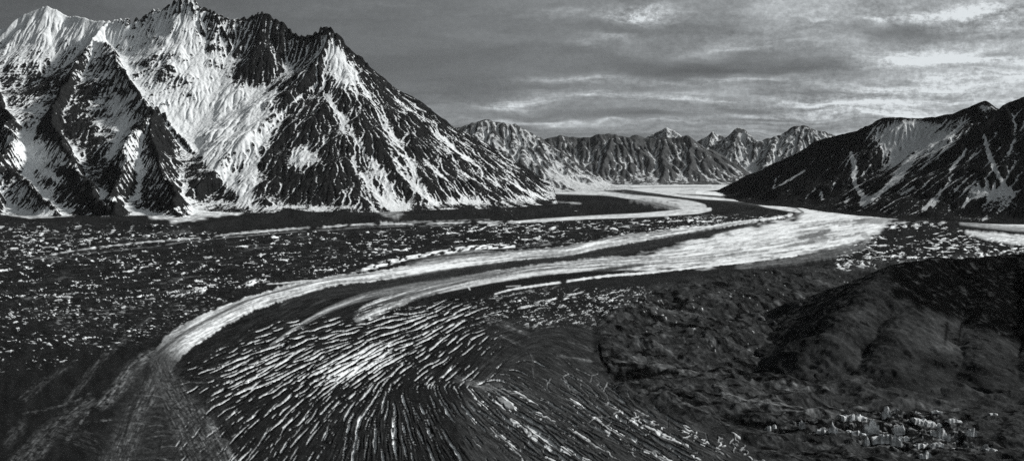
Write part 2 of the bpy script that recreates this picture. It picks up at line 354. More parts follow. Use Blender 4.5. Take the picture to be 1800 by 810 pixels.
for k in range(34):      # transverse ripples of rubble across the dim tongue
    rr = random.Random(900 + k); v0 = rr.uniform(665, 815); c = 235 + (v0 - 650) * .35 + rr.uniform(-60, 130)
    L = rr.uniform(12, 34)
    stroke([(c - L, v0 + rr.uniform(-4, 4), .7), (c, v0 - 3, 1.2), (c + L, v0 + rr.uniform(-4, 6), .7)], rr.choice((90, 80, 100, 22, 20)), .40, 1.6, .6, edge=1.2, gap=.3, seed=300 + k)

# --- flecks of ice showing through the rubble
left_field = [(-60, 402), (200, 400), (420, 412), (700, 398), (1000, 388), (1240, 380), (1370, 379), (1385, 383), (1250, 398), (1100, 410), (1000, 426), (880, 437), (800, 440), (700, 456), (620, 478), (500, 496), (420, 512), (330, 522), (240, 540), (60, 560), (-60, 560)]
A_l, m_l = poly_mask(left_field, 6, 6, 137)
A[A_l] *= np.exp(m_l * (.75 * fbm(U[A_l] / 26, (V[A_l] + .1 * U[A_l]) / 6, 138, 5, .7) + .35 * noise(U[A_l] / 150, (V[A_l] + .09 * U[A_l]) / 5, 139)))
shards(left_field, 74, 70, 3.4, -.085, .30, 5, 134, sharp=.4)
shards(left_field, 226, 14, 4.6, -.09, .43, 5, 140)
shards(left_field, 165, 22, 6.0, -.05, .56, 5, 146)
shards([(900, 390), (1240, 378), (1370, 379), (1250, 398), (1100, 410), (1000, 424), (880, 436), (800, 428)], 205, 17, 3.6, -.1, .32, 4, 150)
flecks([(680, 385), (1000, 362), (1110, 362), (1090, 372), (960, 380), (700, 392)], 150, 8, 2.6, .15, .72, 3, 155)
shards([(-60, 400), (330, 398), (340, 425), (180, 440), (-60, 462)], 190, 18, 3.8, -.08, .38, 5, 160)
flecks([(-60, 540), (240, 530), (420, 520), (330, 560), (250, 596), (100, 640), (-60, 660)], 205, 13, 2.5, -.05, .50, 8, 165, jit=.5)
flecks([(60, 560), (250, 535), (400, 530), (300, 590), (160, 610)], 105, 16, 1.6, -.06, .25, 10, 170, sharp=.4)
flecks([(440, 360), (700, 385), (690, 400), (520, 398), (380, 400), (300, 405)], 130, 8, 2.6, .1, .75, 4, 172)
shards([(1470, 450), (1555, 392), (1660, 392), (1700, 412), (1860, 424), (1860, 450), (1700, 462), (1600, 462), (1540, 476), (1470, 478)], 205, 15, 4, -.03, .26, 5, 175)
shards([(860, 520), (1000, 507), (1120, 503), (1155, 520), (1090, 556), (1040, 572), (930, 572), (840, 560)], 180, 16, 4.6, -.22, .26, 9, 180)
flecks([(1000, 530), (1080, 508), (1130, 505), (1140, 525), (1080, 552), (1020, 560)], 200, 6, 3.2, -.5, .55, 8, 185, jit=.5)
flecks([(1100, 510), (1300, 480), (1500, 480), (1460, 560), (1420, 640), (1200, 610), (1080, 570)], 170, 8, 3.4, .45, .70, 10, 190, clump=.6)
flecks([(700, 540), (880, 520), (900, 570), (800, 580), (680, 575)], 150, 14, 2.0, -.16, .42, 8, 195)

# --- rubble slopes right of the centre: pale ribs, and crevice shade painted dark into the hollows
for k, (p, v_) in enumerate((
        ([(1070, 636, 2), (1110, 641, 3), (1170, 649, 3), (1230, 662, 3), (1280, 668, 2)], 78),
        ([(1255, 692, 3), (1300, 709, 6), (1370, 724, 7), (1430, 734, 6), (1490, 737, 4)], 84),
        ([(1320, 676, 3), (1380, 684, 5), (1420, 690, 3)], 72), ([(1480, 724, 2), (1560, 716, 3), (1640, 714, 3), (1700, 722, 2)], 66),
        ([(1130, 540, 4), (1180, 548, 5), (1240, 560, 4)], 64), ([(1090, 600, 5), (1150, 612, 5), (1200, 630, 4)], 60),
        ([(1240, 600, 4), (1300, 615, 4), (1350, 640, 4)], 62), ([(1300, 545, 4), (1350, 570, 4), (1380, 600, 4)], 58),
        ([(1120, 690, 5), (1160, 705, 6), (1210, 722, 5)], 66))):
    stroke(p, v_, .8, 3, .4, 2.5, 26, seed=200 + 3 * k, edge=3, lift=5)
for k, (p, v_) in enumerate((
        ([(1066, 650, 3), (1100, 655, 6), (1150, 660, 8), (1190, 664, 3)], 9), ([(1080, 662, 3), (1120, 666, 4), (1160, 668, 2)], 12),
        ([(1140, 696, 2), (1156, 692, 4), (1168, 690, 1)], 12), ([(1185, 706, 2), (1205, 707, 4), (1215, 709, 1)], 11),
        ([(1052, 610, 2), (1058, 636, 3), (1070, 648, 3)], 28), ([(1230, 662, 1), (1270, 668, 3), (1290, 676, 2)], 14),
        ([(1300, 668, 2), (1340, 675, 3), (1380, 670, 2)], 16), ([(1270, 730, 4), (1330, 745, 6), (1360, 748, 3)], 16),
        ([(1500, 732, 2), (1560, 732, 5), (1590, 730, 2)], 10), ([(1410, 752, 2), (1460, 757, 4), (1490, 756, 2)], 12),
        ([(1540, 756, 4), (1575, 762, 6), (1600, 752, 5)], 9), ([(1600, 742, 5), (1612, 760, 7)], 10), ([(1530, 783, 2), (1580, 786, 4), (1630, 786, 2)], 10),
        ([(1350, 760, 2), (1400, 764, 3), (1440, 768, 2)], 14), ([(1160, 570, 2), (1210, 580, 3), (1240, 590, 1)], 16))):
    stroke(p, v_, .9, 2, .4, 2.5, 26, seed=240 + 3 * k, edge=3.5, lift=-4)  # crevice shade painted near black, slightly sunk
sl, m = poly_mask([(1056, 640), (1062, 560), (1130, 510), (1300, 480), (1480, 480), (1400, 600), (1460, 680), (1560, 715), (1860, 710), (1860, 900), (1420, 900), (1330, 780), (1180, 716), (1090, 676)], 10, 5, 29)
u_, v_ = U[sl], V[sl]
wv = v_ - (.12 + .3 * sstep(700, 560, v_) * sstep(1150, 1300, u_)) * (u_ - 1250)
holl_shade = sstep(.20, .36, fbm(u_ / 40 + .6 * noise(u_ / 34, v_ / 18, 3), wv / 8, 33, 4, .55) * 1.3 + .30 * noise(u_ / 15, wv / 4, 34)) * m
A[sl] *= 1 - .78 * holl_shade  # shade of the hollows painted into the albedo
crk_shade = (1 - sstep(.0, .11, np.abs(fbm(u_ / 60 + .8 * noise(u_ / 40, v_ / 20, 37), wv / 15, 38, 4, .6)))) * sstep(-.1, .3, noise(u_ / 50, v_ / 24, 39)) * m
A[sl] *= 1 - .75 * crk_shade  # crevice shade painted as thin dark lines
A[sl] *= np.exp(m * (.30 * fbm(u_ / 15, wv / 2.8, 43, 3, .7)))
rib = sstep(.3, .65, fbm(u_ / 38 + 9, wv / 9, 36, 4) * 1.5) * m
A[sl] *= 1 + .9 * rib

flecks([(1340, 752), (1450, 742), (1560, 726), (1660, 734), (1740, 770), (1760, 796), (1600, 800), (1500, 784), (1400, 772)], 90, 24, 3.0, .03, .34, 5, 210, jit=.5)
flecks([(1440, 750), (1560, 730), (1660, 738), (1720, 772), (1600, 790), (1500, 784)], 7, 16, 5, .0, .10, 5, 212, jit=.5)
flecks([(1480, 748), (1560, 734), (1660, 742), (1720, 772), (1600, 788), (1510, 782)], 125, 26, 2.6, .03, .46, 5, 214, jit=.5)
# --- wisps
for k, (p, v_) in enumerate((([(790, 655, 2), (830, 672, 5), (880, 686, 5), (915, 690, 1.5)], 88), ([(800, 668, 2), (850, 680, 3), (890, 692, 2)], 75),
        ([(855, 560, 3), (890, 572, 6), (930, 590, 4)], 66), ([(980, 625, 1), (1010, 630, 1.5), (1040, 634, 1.5)], 90), ([(880, 590, 3), (930, 620, 3), (940, 660, 3)], 55),
        ([(1000, 600, 2), (1040, 615, 3)], 60))):
    stroke(p, v_, .7, 3, .7, 1.6, 40, seed=270 + 3 * k)

# --- crevasses: traced along a direction field
ctrl = [(385, 650, 1, -.38), (450, 610, 1, -.35), (440, 690, 1, -.5), (490, 650, 1, -.45), (573, 580, 1, -.28), (606, 650, 1, -.5), (706, 606, 1, -.42), (760, 585, 1, -.45),
        (526, 746, 1, -.9), (456, 740, 1, -.85), (440, 775, 1, -1.2), (493, 785, 1, -1.5), (540, 780, 1, -1.5), (573, 745, 1, -1.9), (640, 757, 1, -6), (653, 727, 1, -1.6), (600, 700, 1, -.75),
        (683, 757, 1, 9), (712, 713, 1, 4), (743, 706, 1, 1.9), (783, 720, 1, 1.4), (830, 733, 1, 1.0), (853, 753, 1, .85), (923, 760, 1, .68), (973, 797, 1, .62), (973, 727, 1, .5),
        (757, 773, 1, 1.8), (723, 773, 1, 3), (790, 613, 1, -.9), (807, 627, 1, -1.0), (837, 630, 1, -1.2), (770, 640, 1, -.6), (720, 660, 1, -.7),
        (1085, 784, 1, .6), (1145, 760, 1, .55), (1215, 772, 1, .52), (1308, 784, 1, .48), (1038, 690, 1, .9), (1080, 720, 1, .55), (1000, 700, 1, .6), (900, 700, 1, .6),
        (850, 560, 1, -.25), (700, 555, 1, -.16), (640, 800, 1, -7), (700, 800, 1, 6), (800, 800, 1, 1.5), (560, 805, 1, -2)]
cp = np.array(ctrl, float); ca = np.arctan2(cp[:, 3], cp[:, 2])
def direction(x, y):
    w = 1.0 / ((cp[:, 0] - x) ** 2 + (1.4 * (cp[:, 1] - y)) ** 2 + 60.0) ** 1.6
    return .5 * math.atan2((w * np.sin(2 * ca)).sum(), (w * np.cos(2 * ca)).sum())
def inside(p, x, y):
    c = False; n = len(p); j = n - 1
    for i in range(n):
        if (p[i][1] > y) != (p[j][1] > y) and x < (p[j][0] - p[i][0]) * (y - p[i][1]) / (p[j][1] - p[i][1]) + p[i][0]: c = not c
        j = i
    return c
OCC = np.full((460, 2000), False)
EDGE = lambda x, y: .55 + .75 * (noise(np.array([x / 46]), np.array([y / 30]), 91)[0] * .5 + .5)
def put(x0, y0, w0, x1, y1, w1, val, depth, al=1.0):
    wm = max(w0, w1) + 1.6
    r, c = window(min(x0, x1) - wm, max(x0, x1) + wm, min(y0, y1) - wm, max(y0, y1) + wm)
    u, v = U[r, c], V[r, c]
    dx, dy = x1 - x0, y1 - y0; L2 = dx * dx + dy * dy + 1e-9
    t = np.clip(((u - x0) * dx + (v - y0) * dy) / L2, 0, 1)
    d = np.hypot(u - x0 - t * dx, v - y0 - t * dy); w = w0 + t * (w1 - w0)
    m = (1 - sstep(-.75, .75, d - w)) * al
    A[r, c] = A[r, c] * (1 - m) + val * m
    HH[r, c] = np.minimum(HH[r, c], HH[r, c] * (1 - m) + depth * m) if depth < 0 else np.maximum(HH[r, c], depth * m)
def crevasses(poly, n, sep, length, width, val, depth, seed, wob=.10, gap=.12, var=.25, al=1.0, ragged=.35):
    rr = random.Random(seed); px = [p[0] for p in poly]; py = [p[1] for p in poly]
    for _ in range(n):
        x, y = rr.uniform(min(px), max(px)), rr.uniform(min(py), max(py))
        if not inside(poly, x, y): continue
        L = rr.uniform(*length); w = rr.uniform(*width); b = val * (1 + rr.uniform(-var, var * .5))
        path = []
        for sgn in (-1, 1):
            cx, cy, a0 = x, y, None; k = 0; w_ph = rr.uniform(0, 9); seg = []
            while k * 3 < L / 2:
                a = direction(cx, cy) + (math.pi if sgn < 0 else 0)
                if a0 is not None and math.cos(a - a0) < 0: a += math.pi
                a0 = a
                a += wob * math.sin(k * 1.1 + w_ph) + rr.gauss(0, wob)
                nx, ny = cx + 3 * math.cos(a), cy + 3 * math.sin(a)
                qx, qy = int(nx), int(ny - 450)
                if not (0 <= qx < 2000 and 0 <= qy < 460) or OCC[qy, qx] or not inside(poly, nx, ny): break
                seg.append((nx, ny)); cx, cy = nx, ny; k += 1
            path = (seg[::-1] + [(x, y)]) if sgn < 0 else path + seg
        if len(path) * 3 < length[0] * .5: continue
        ws = []; n_ = len(path); g = rr.uniform(0, 50); rw = [math.sin(i * .55 + g) * .5 + math.sin(i * 1.3 + 2 * g) * .35 for i in range(n_)]
        for i in range(n_):
            t = i / (n_ - 1); ws.append(w * (math.sin(math.pi * min(max(t, .04), .96)) ** .6) * (1 + ragged * rw[i]) * EDGE(path[i][0], path[i][1]))
        on = True
        for i in range(n_ - 1):
            if rr.random() < gap: on = not on
            elif not on and rr.random() < .5: on = True
            if on:
                bb = float(lin(min(236, b * (1 + .16 * math.sin(i * .8 + g) + rr.uniform(-.1, .1)))) / .9)
                put(path[i][0], path[i][1], max(ws[i], .35), path[i + 1][0], path[i + 1][1], max(ws[i + 1], .35), bb, depth, al)
        for (x_, y_) in path[2:-2]:
            s = sep
            OCC[max(0, int(y_ - 450 - s * .8)):int(y_ - 450 + s * .8) + 1, max(0, int(x_ - s)):int(x_ + s) + 1] = True

fan = [(355, 668), (400, 628), (480, 590), (600, 562), (700, 548), (800, 556), (866, 575), (850, 620), (810, 665), (740, 690), (660, 690), (600, 712), (520, 712), (430, 726), (380, 700)]
# crevasse swarm: speckle drawn out along the direction field, cut where the ice is stretched most
def swarm():
    sl = window(300, 1460, 525, 884); u, v = U[sl], V[sl]
    ny, nx = u.shape; du, dv = 1.25, .8
    cu = np.linspace(300, 1460, 150); cv = np.linspace(525, 884, 60); C2 = np.zeros((60, 150)); S2 = np.zeros((60, 150))
    for i, b_ in enumerate(cv):
        w = 1.0 / ((cp[:, 0][:, None] - cu) ** 2 + (1.4 * (cp[:, 1] - b_))[:, None] ** 2 + 700.0) ** 1.5
        C2[i] = (w * np.cos(2 * ca)[:, None]).sum(0); S2[i] = (w * np.sin(2 * ca)[:, None]).sum(0)
    n_ = np.hypot(C2, S2); C2 /= n_; S2 /= n_
    fi = np.clip((v - 525) / (884 - 525) * 59, 0, 58.999); fj = np.clip((u - 300) / 1160 * 149, 0, 148.999)
    i0 = fi.astype(int); j0 = fj.astype(int); a_ = fi - i0; b_ = fj - j0
    def bl(M): return M[i0, j0] * (1 - a_) * (1 - b_) + M[i0 + 1, j0] * a_ * (1 - b_) + M[i0, j0 + 1] * (1 - a_) * b_ + M[i0 + 1, j0 + 1] * a_ * b_
    ang = .5 * np.arctan2(bl(S2), bl(C2)) + .18 * noise(u / 30, v / 16, 91) + .22 * noise(u / 10, v / 6, 92)
    dx = np.cos(ang) / du; dy = np.sin(ang) / dv
    rg = np.random.default_rng(5)
    def speck(s1, s2):
        t = rg.normal(size=(ny, nx)); k = lambda s_: box_blur(t, max(1, int(s_ * s_ * 2.2)))
        g = k(s1) - k(s2) if s2 else k(s1); return g / g.std()
    def lic(t, n, h=1.0):
        yy, xx = np.mgrid[0:ny, 0:nx].astype(float); acc = t.copy()
        for sg in (1, -1):
            x = xx.copy(); y = yy.copy(); px_ = np.full(t.shape, float(sg)); 
            ox = dx * sg; oy = dy * sg
            for k in range(n):
                ix = np.clip(x + .5, 0, nx - 1).astype(int); iy = np.clip(y + .5, 0, ny - 1).astype(int)
                gx = dx[iy, ix]; gy = dy[iy, ix]; q = np.sign(gx * ox + gy * oy); q[q == 0] = 1
                ox = gx * q; oy = gy * q; x += ox * h; y += oy * h
                ix = np.clip(x + .5, 0, nx - 1).astype(int); iy = np.clip(y + .5, 0, ny - 1).astype(int)
                acc += t[iy, ix] * (1 - k / n)
        return acc / acc.std()
    l1 = lic(speck(1.25, 3.0), 19); l2 = lic(speck(2.1, 5.2), 25); l3 = lic(speck(.9, 0), 14)
    near = sstep(640, 740, v)
    L = (1 - near) * (.85 * l1 + .45 * l2) + near * (.65 * l1 + .65 * l2); L = L / L.std()
    brk = fbm(u / 13, v / 8, 95, 3) + .55 * noise(u / 5.5, v / 4, 98)
    def blobs(lst):
        z = np.zeros(u.shape)
        for (a1, b1, ra, rb, w_, tl) in lst:
            c1, s1 = math.cos(tl), math.sin(tl); X_ = (u - a1) * c1 + (v - b1) * s1; Y_ = -(u - a1) * s1 + (v - b1) * c1
            z = np.maximum(z, w_ * np.exp(-(X_ / ra) ** 4 - (Y_ / rb) ** 4))
        return z
    # how open the crevasses are: 1 = nearly all bare ice
    D_ = blobs([(610, 635, 185, 58, .62, -.30), (625, 642, 92, 30, .92, -.35), (700, 560, 110, 18, .62, -.14), (790, 552, 70, 14, .5, -.2), (455, 650, 105, 48, .60, -.35), (720, 600, 130, 42, .58, -.32), (560, 590, 130, 30, .50, -.2),
                (510, 755, 160, 75, .38, .0), (690, 750, 120, 66, .46, 0), (770, 660, 60, 40, .40, -.6), (650, 690, 70, 28, .60, -.6),
                (930, 752, 150, 66, .58, .55), (1130, 770, 180, 46, .54, .5), (960, 775, 120, 30, .80, .6), (1150, 765, 110, 22, .70, .5), (1010, 720, 120, 34, .22, .5), (840, 600, 40, 36, .20, -.9), (450, 735, 60, 40, .26, -.8)])
    th = 2.15 - 2.75 * D_ + .8 * brk
    m = sstep(th - .12, th + .38, L)
    gap = D_ > .03
    m = m * gap * sstep(-.75, -.2, noise(u / 19, v / 12, 96) + .5)
    tone = 196 + 34 * noise(u / 8, v / 5, 97) + 20 * sstep(.6, .95, D_) - 22 * sstep(690, 760, v) * sstep(760, 900, u)
    val = lin(np.clip(tone, 60, 236)) / .9
    # black openings, with shade painted in on one side of each bright wall, and grey slabs between
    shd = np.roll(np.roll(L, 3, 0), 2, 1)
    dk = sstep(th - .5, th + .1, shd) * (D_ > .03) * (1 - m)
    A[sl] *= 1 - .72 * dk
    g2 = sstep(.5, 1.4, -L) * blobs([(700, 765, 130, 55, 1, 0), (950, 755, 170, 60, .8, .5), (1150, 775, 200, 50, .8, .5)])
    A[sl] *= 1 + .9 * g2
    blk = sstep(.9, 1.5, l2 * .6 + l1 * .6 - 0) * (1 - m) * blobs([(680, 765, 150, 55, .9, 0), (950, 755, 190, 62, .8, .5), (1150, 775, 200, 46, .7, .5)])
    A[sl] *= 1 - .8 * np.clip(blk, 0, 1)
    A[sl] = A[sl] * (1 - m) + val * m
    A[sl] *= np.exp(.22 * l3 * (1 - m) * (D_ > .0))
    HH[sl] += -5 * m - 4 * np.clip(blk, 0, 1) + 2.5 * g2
patch(fan, 27, 20, 8, .6, .35, 24, 5, -.4, seed=400)
swarm()
bottom = [(630, 690), (740, 680), (800, 700), (900, 860), (610, 860)]
right = [(730, 668), (800, 672), (860, 690), (940, 685), (1010, 700), (1090, 712), (1180, 735), (1300, 782), (1420, 850), (1420, 870), (820, 870)]
crevasses(bottom, 160, 26.0, (50, 120), (.8, 2.6), 200, -4, 8, wob=.16, gap=.2)
crevasses([(400, 712), (520, 706), (620, 705), (650, 720), (640, 860), (380, 860)], 160, 18.0, (34, 90), (.5, 1.5), 195, -6, 5, wob=.16, gap=.2)
crevasses(right, 260, 22.0, (20, 110), (.5, 1.4), 160, 2, 11, wob=.18, gap=.24)
crevasses([(850, 700), (900, 695), (1010, 735), (1120, 800), (1150, 870), (840, 870)], 160, 22.0, (40, 120), (1.6, 5.0), 150, 4, 10, wob=.12, gap=.12, al=.8, ragged=.6)
rr = random.Random(77)
for k in range(30):       # knotted bright rims near the edge of the fan
    t = rr.random(); cx = 1085 + t * 230 + rr.gauss(0, 8); cy = 726 + t * 62 + rr.gauss(0, 7)
    a = rr.uniform(-.3, 1.9); q = [(cx, cy)]
    for i in range(rr.randint(2, 5)):
        a += rr.gauss(0, .7); q.append((q[-1][0] + 3.4 * math.cos(a), q[-1][1] + 2.4 * math.sin(a)))
    for i in range(len(q) - 1):
        put(*q[i], rr.uniform(.25, .8), *q[i + 1], rr.uniform(.25, .7), float(lin(rr.uniform(120, 225)) / .9), 3)
squig = [[(992, 651), (999, 653)], [(1000, 655), (991, 661), (997, 668), (1000, 678), (1005, 690)], [(1000, 656), (1006, 656), (1009, 659)], [(1014, 647), (1028, 653), (1040, 658), (1052, 655)], [(1041, 658), (1040, 666), (1037, 670)],
         [(1016, 664), (1026, 669), (1036, 677), (1044, 686), (1050, 695)], [(1022, 671), (1022, 680), (1030, 689), (1035, 695)], [(1054, 671), (1050, 675), (1056, 681)], [(1068, 669), (1066, 676), (1062, 683), (1067, 692), (1070, 702)],
         [(1067, 676), (1080, 686), (1092, 700), (1100, 704)], [(1081, 674), (1086, 681), (1080, 683)], [(1086, 680), (1096, 683)], [(1104, 692), (1106, 700)], [(969, 664), (963, 672), (963, 679), (967, 687)], [(1036, 741), (1050, 732), (1072, 732)], [(1076, 738), (1070, 746), (1060, 747)],
         [(1088, 730), (1091, 740)], [(1056, 748), (1056, 756)], [(1104, 750), (1100, 756)], [(1174, 735), (1174, 752)], [(1241, 762), (1245, 775), (1250, 782)], [(1128, 728), (1136, 727)]]
for q in squig:
    q = curve_pts([(a, b, 0) for a, b in q], 3.0) if len(q) > 2 else np.array(q, float)
    for i in range(len(q) - 1):
        put(q[i][0], q[i][1], rr.uniform(.3, .8), q[i + 1][0], q[i + 1][1], rr.uniform(.3, .8), float(lin(rr.uniform(85, 165)) / .9), -3)

k_ = sstep(lin(95), lin(170), A)
mo = fbm((U + 1.2 * V) / 9, (V + .12 * U) / 2.6, 601, 4, .6) * .55 + .5 * fbm(U / 26, (V + .13 * U) / 5, 605, 3)
A *= 1 - .42 * k_ * sstep(.0, .5, mo)
A *= np.exp(.35 * fbm(U / 4.0, V / 2.2, 611, 2) * (1 - k_))
# --- relief
def relief(lam, amp, seed, kind=fbm, o=3):
    k = np.clip(1.6 - rowstep * 5 / lam, 0, 1)
    return amp * k * kind(GX / lam, GY / lam, seed, o)
def zone(pts, soft):
    z = np.zeros(U.shape); sl, m = poly_mask(pts, soft, 6, 61); z[sl] = m; return z
zr = zone([(1050, 640), (1060, 560), (1130, 505), (1300, 478), (1600, 450), (3300, 430), (3300, 2600), (1430, 2600), (1330, 800), (1180, 726), (1090, 690)], 14)
zl = zone([(-1500, 400), (1000, 385), (1300, 385), (800, 450), (420, 520), (240, 560), (60, 640), (-1500, 640)], 8)
HH += zr * (relief(420, 28, 501) + relief(150, 18, 502, ridged) + relief(60, 5, 503, ridged))
HH += zl * (relief(300, 9, 504) + relief(110, 8, 505, ridged) + relief(45, 3, 506))
HH += relief(900, 6, 507) + relief(40, 1.6, 508) * (1 - zr)
def ridge_line(pts, h, seed):
    sl, D, S, N, W, tot = line_field(pts, 20)
    HH[sl] += h * (1 - sstep(0, 1, D / W)) * (.8 + .4 * noise(S / 40, N / 20, seed))
ridge_line([(-200, 396, 12), (14, 392, 12), (200, 392, 9), (310, 404, 5), (450, 384, 10), (600, 380, 10), (680, 388, 6), (760, 377, 9), (900, 372, 9), (1000, 362, 7)], 42, 71)

Zg = ground_base(GY) + HH
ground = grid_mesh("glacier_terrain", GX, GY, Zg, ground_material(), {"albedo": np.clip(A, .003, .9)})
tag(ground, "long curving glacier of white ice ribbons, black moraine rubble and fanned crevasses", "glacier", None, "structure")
def ground_z(u, v):
    c = int(np.clip(np.searchsorted(us, u), 0, NC - 1)); r = int(np.clip(np.searchsorted(vs, v), 0, NR - 1))
    return GX[r, c], GY[r, c], Zg[r, c]

# ================================================================ MOUNTAINS
def blob(u, v, lst):
    """sum of soft spots (u, v, ru, rv, weight, tilt) -> where snow lies thick (+) or rock shows (-)"""
    s = np.zeros(u.shape)
    for (a, b, ra, rb, w, t) in lst:
        c, sn = math.cos(t), math.sin(t)
        x = (u - a) * c + (v - b) * sn; y = -(u - a) * sn + (v - b) * c
        s += w * np.exp(-(x / ra) ** 2 - (y / rb) ** 2)
    return s
def chutes(u, v, lst):
    """snow lying in named gullies: polylines of (u, v, half width), weight"""
    s = np.zeros(u.shape)
    for pts, w in lst:
        q = curve_pts(pts, 8); m = q[:, 2].max() * 3 + 2
        k = (u > q[:, 0].min() - m) & (u < q[:, 0].max() + m) & (v > q[:, 1].min() - m) & (v < q[:, 1].max() + m)
        uu, vv = u[k], v[k]; best = np.zeros(uu.shape)
        wu = uu + 2.5 * noise(uu / 7, vv / 9, 3); 
        for i in range(len(q) - 1):
            a, b = q[i], q[i + 1]; d = b[:2] - a[:2]
            t = np.clip(((wu - a[0]) * d[0] + (vv - a[1]) * d[1]) / (d @ d + 1e-9), 0, 1)
            D = np.hypot(wu - a[0] - t * d[0], vv - a[1] - t * d[1]); W = a[2] + t * (b[2] - a[2])
            best = np.maximum(best, np.exp(-(D / W) ** 2))
        s[k] += w * best
    return s
def erode(Z, step, batches, drops, life, seed, er=.22, cap=5.0, dep=.12):
    """rain running off the slopes: cuts gullies, drops its load at the foot; also returns how much water passed"""
    H = Z / step; ny, nx = H.shape; rg = np.random.default_rng(seed); flow = np.zeros(H.size)
    for _ in range(batches):
        x = rg.uniform(1, nx - 3, drops); y = rg.uniform(1, ny - 3, drops)
        dx = np.zeros(drops); dy = np.zeros(drops); sed = np.zeros(drops); sp = np.ones(drops); wat = np.ones(drops)
        Hf = H.ravel()
        for k in range(life):
            ix = x.astype(np.int64); iy = y.astype(np.int64); fx = x - ix; fy = y - iy; b = iy * nx + ix
            h00 = Hf[b]; h10 = Hf[b + 1]; h01 = Hf[b + nx]; h11 = Hf[b + nx + 1]
            gx = (h10 - h00) * (1 - fy) + (h11 - h01) * fy; gy = (h01 - h00) * (1 - fx) + (h11 - h10) * fx
            h = h00 * (1 - fx) * (1 - fy) + h10 * fx * (1 - fy) + h01 * (1 - fx) * fy + h11 * fx * fy
            dx = dx * .25 - gx * .75; dy = dy * .25 - gy * .75; L = np.hypot(dx, dy) + 1e-9; dx /= L; dy /= L
            x2 = np.clip(x + dx, 1, nx - 3); y2 = np.clip(y + dy, 1, ny - 3)
            jx = x2.astype(np.int64); jy = y2.astype(np.int64); qx = x2 - jx; qy = y2 - jy; c = jy * nx + jx
            h2 = Hf[c] * (1 - qx) * (1 - qy) + Hf[c + 1] * qx * (1 - qy) + Hf[c + nx] * (1 - qx) * qy + Hf[c + nx + 1] * qx * qy
            dh = h2 - h
            C = np.maximum(-dh, .01) * sp * wat * cap
            up = dh > 0
            amt = np.where(up, -np.minimum(dh, sed), np.where(sed > C, -(sed - C) * dep, np.minimum((C - sed) * er, np.maximum(-dh, 0) * .5)))
            sed = sed + amt
            amt = amt * .25
            w = (amt * (1 - fx) * (1 - fy), amt * fx * (1 - fy), amt * (1 - fx) * fy, amt * fx * fy)
            dH = np.bincount(b, w[0], H.size) + np.bincount(b + 1, w[1], H.size) + np.bincount(b + nx, w[2], H.size) + np.bincount(b + nx + 1, w[3], H.size)
            Hf = Hf - np.clip(dH, -.25, .25)
            flow += np.bincount(b, wat, H.size)
            sp = np.sqrt(np.maximum(sp * sp - dh * .6, .05)); sp = np.minimum(sp, 3); wat = wat * .985
            x, y = x2, y2
        H = Hf.reshape(ny, nx); H = .6 * H + .4 * box_blur(H)
    fl = np.log1p(box_blur(flow.reshape(ny, nx), 1)); fl = (fl - fl.mean()) / (fl.std() + 1e-9)
    return H * step, np.clip(fl, -2.5, 2.5)
def streaks(Z, n, seed, cell=1):
    """random speckle drawn out along the fall line"""
    ny, nx = Z.shape; rg = np.random.default_rng(seed)
    if cell > 1:
        t = rg.normal(size=(ny // cell + 2, nx // cell + 2)); t = np.repeat(np.repeat(t, cell, 0), cell, 1)[:ny, :nx]; t = box_blur(t, cell)
    else: t = rg.normal(size=(ny, nx))
    gy, gx = np.gradient(box_blur(Z, 3)); L = np.hypot(gx, gy) + 1e-6; gx = gx / L; gy = gy / L
    acc = t.copy()
    yy, xx = np.mgrid[0:ny, 0:nx].astype(float)
    for sg in (1, -1):
        x = xx.copy(); y = yy.copy()
        for k in range(n):
            ix = np.clip(x + .5, 0, nx - 1).astype(np.int64); iy = np.clip(y + .5, 0, ny - 1).astype(np.int64)
            x += sg * gx[iy, ix]; y += sg * gy[iy, ix]
            ix = np.clip(x + .5, 0, nx - 1).astype(np.int64); iy = np.clip(y + .5, 0, ny - 1).astype(np.int64)
            acc += t[iy, ix] * (1 - k / n)
    return (acc - acc.mean()) / acc.std()
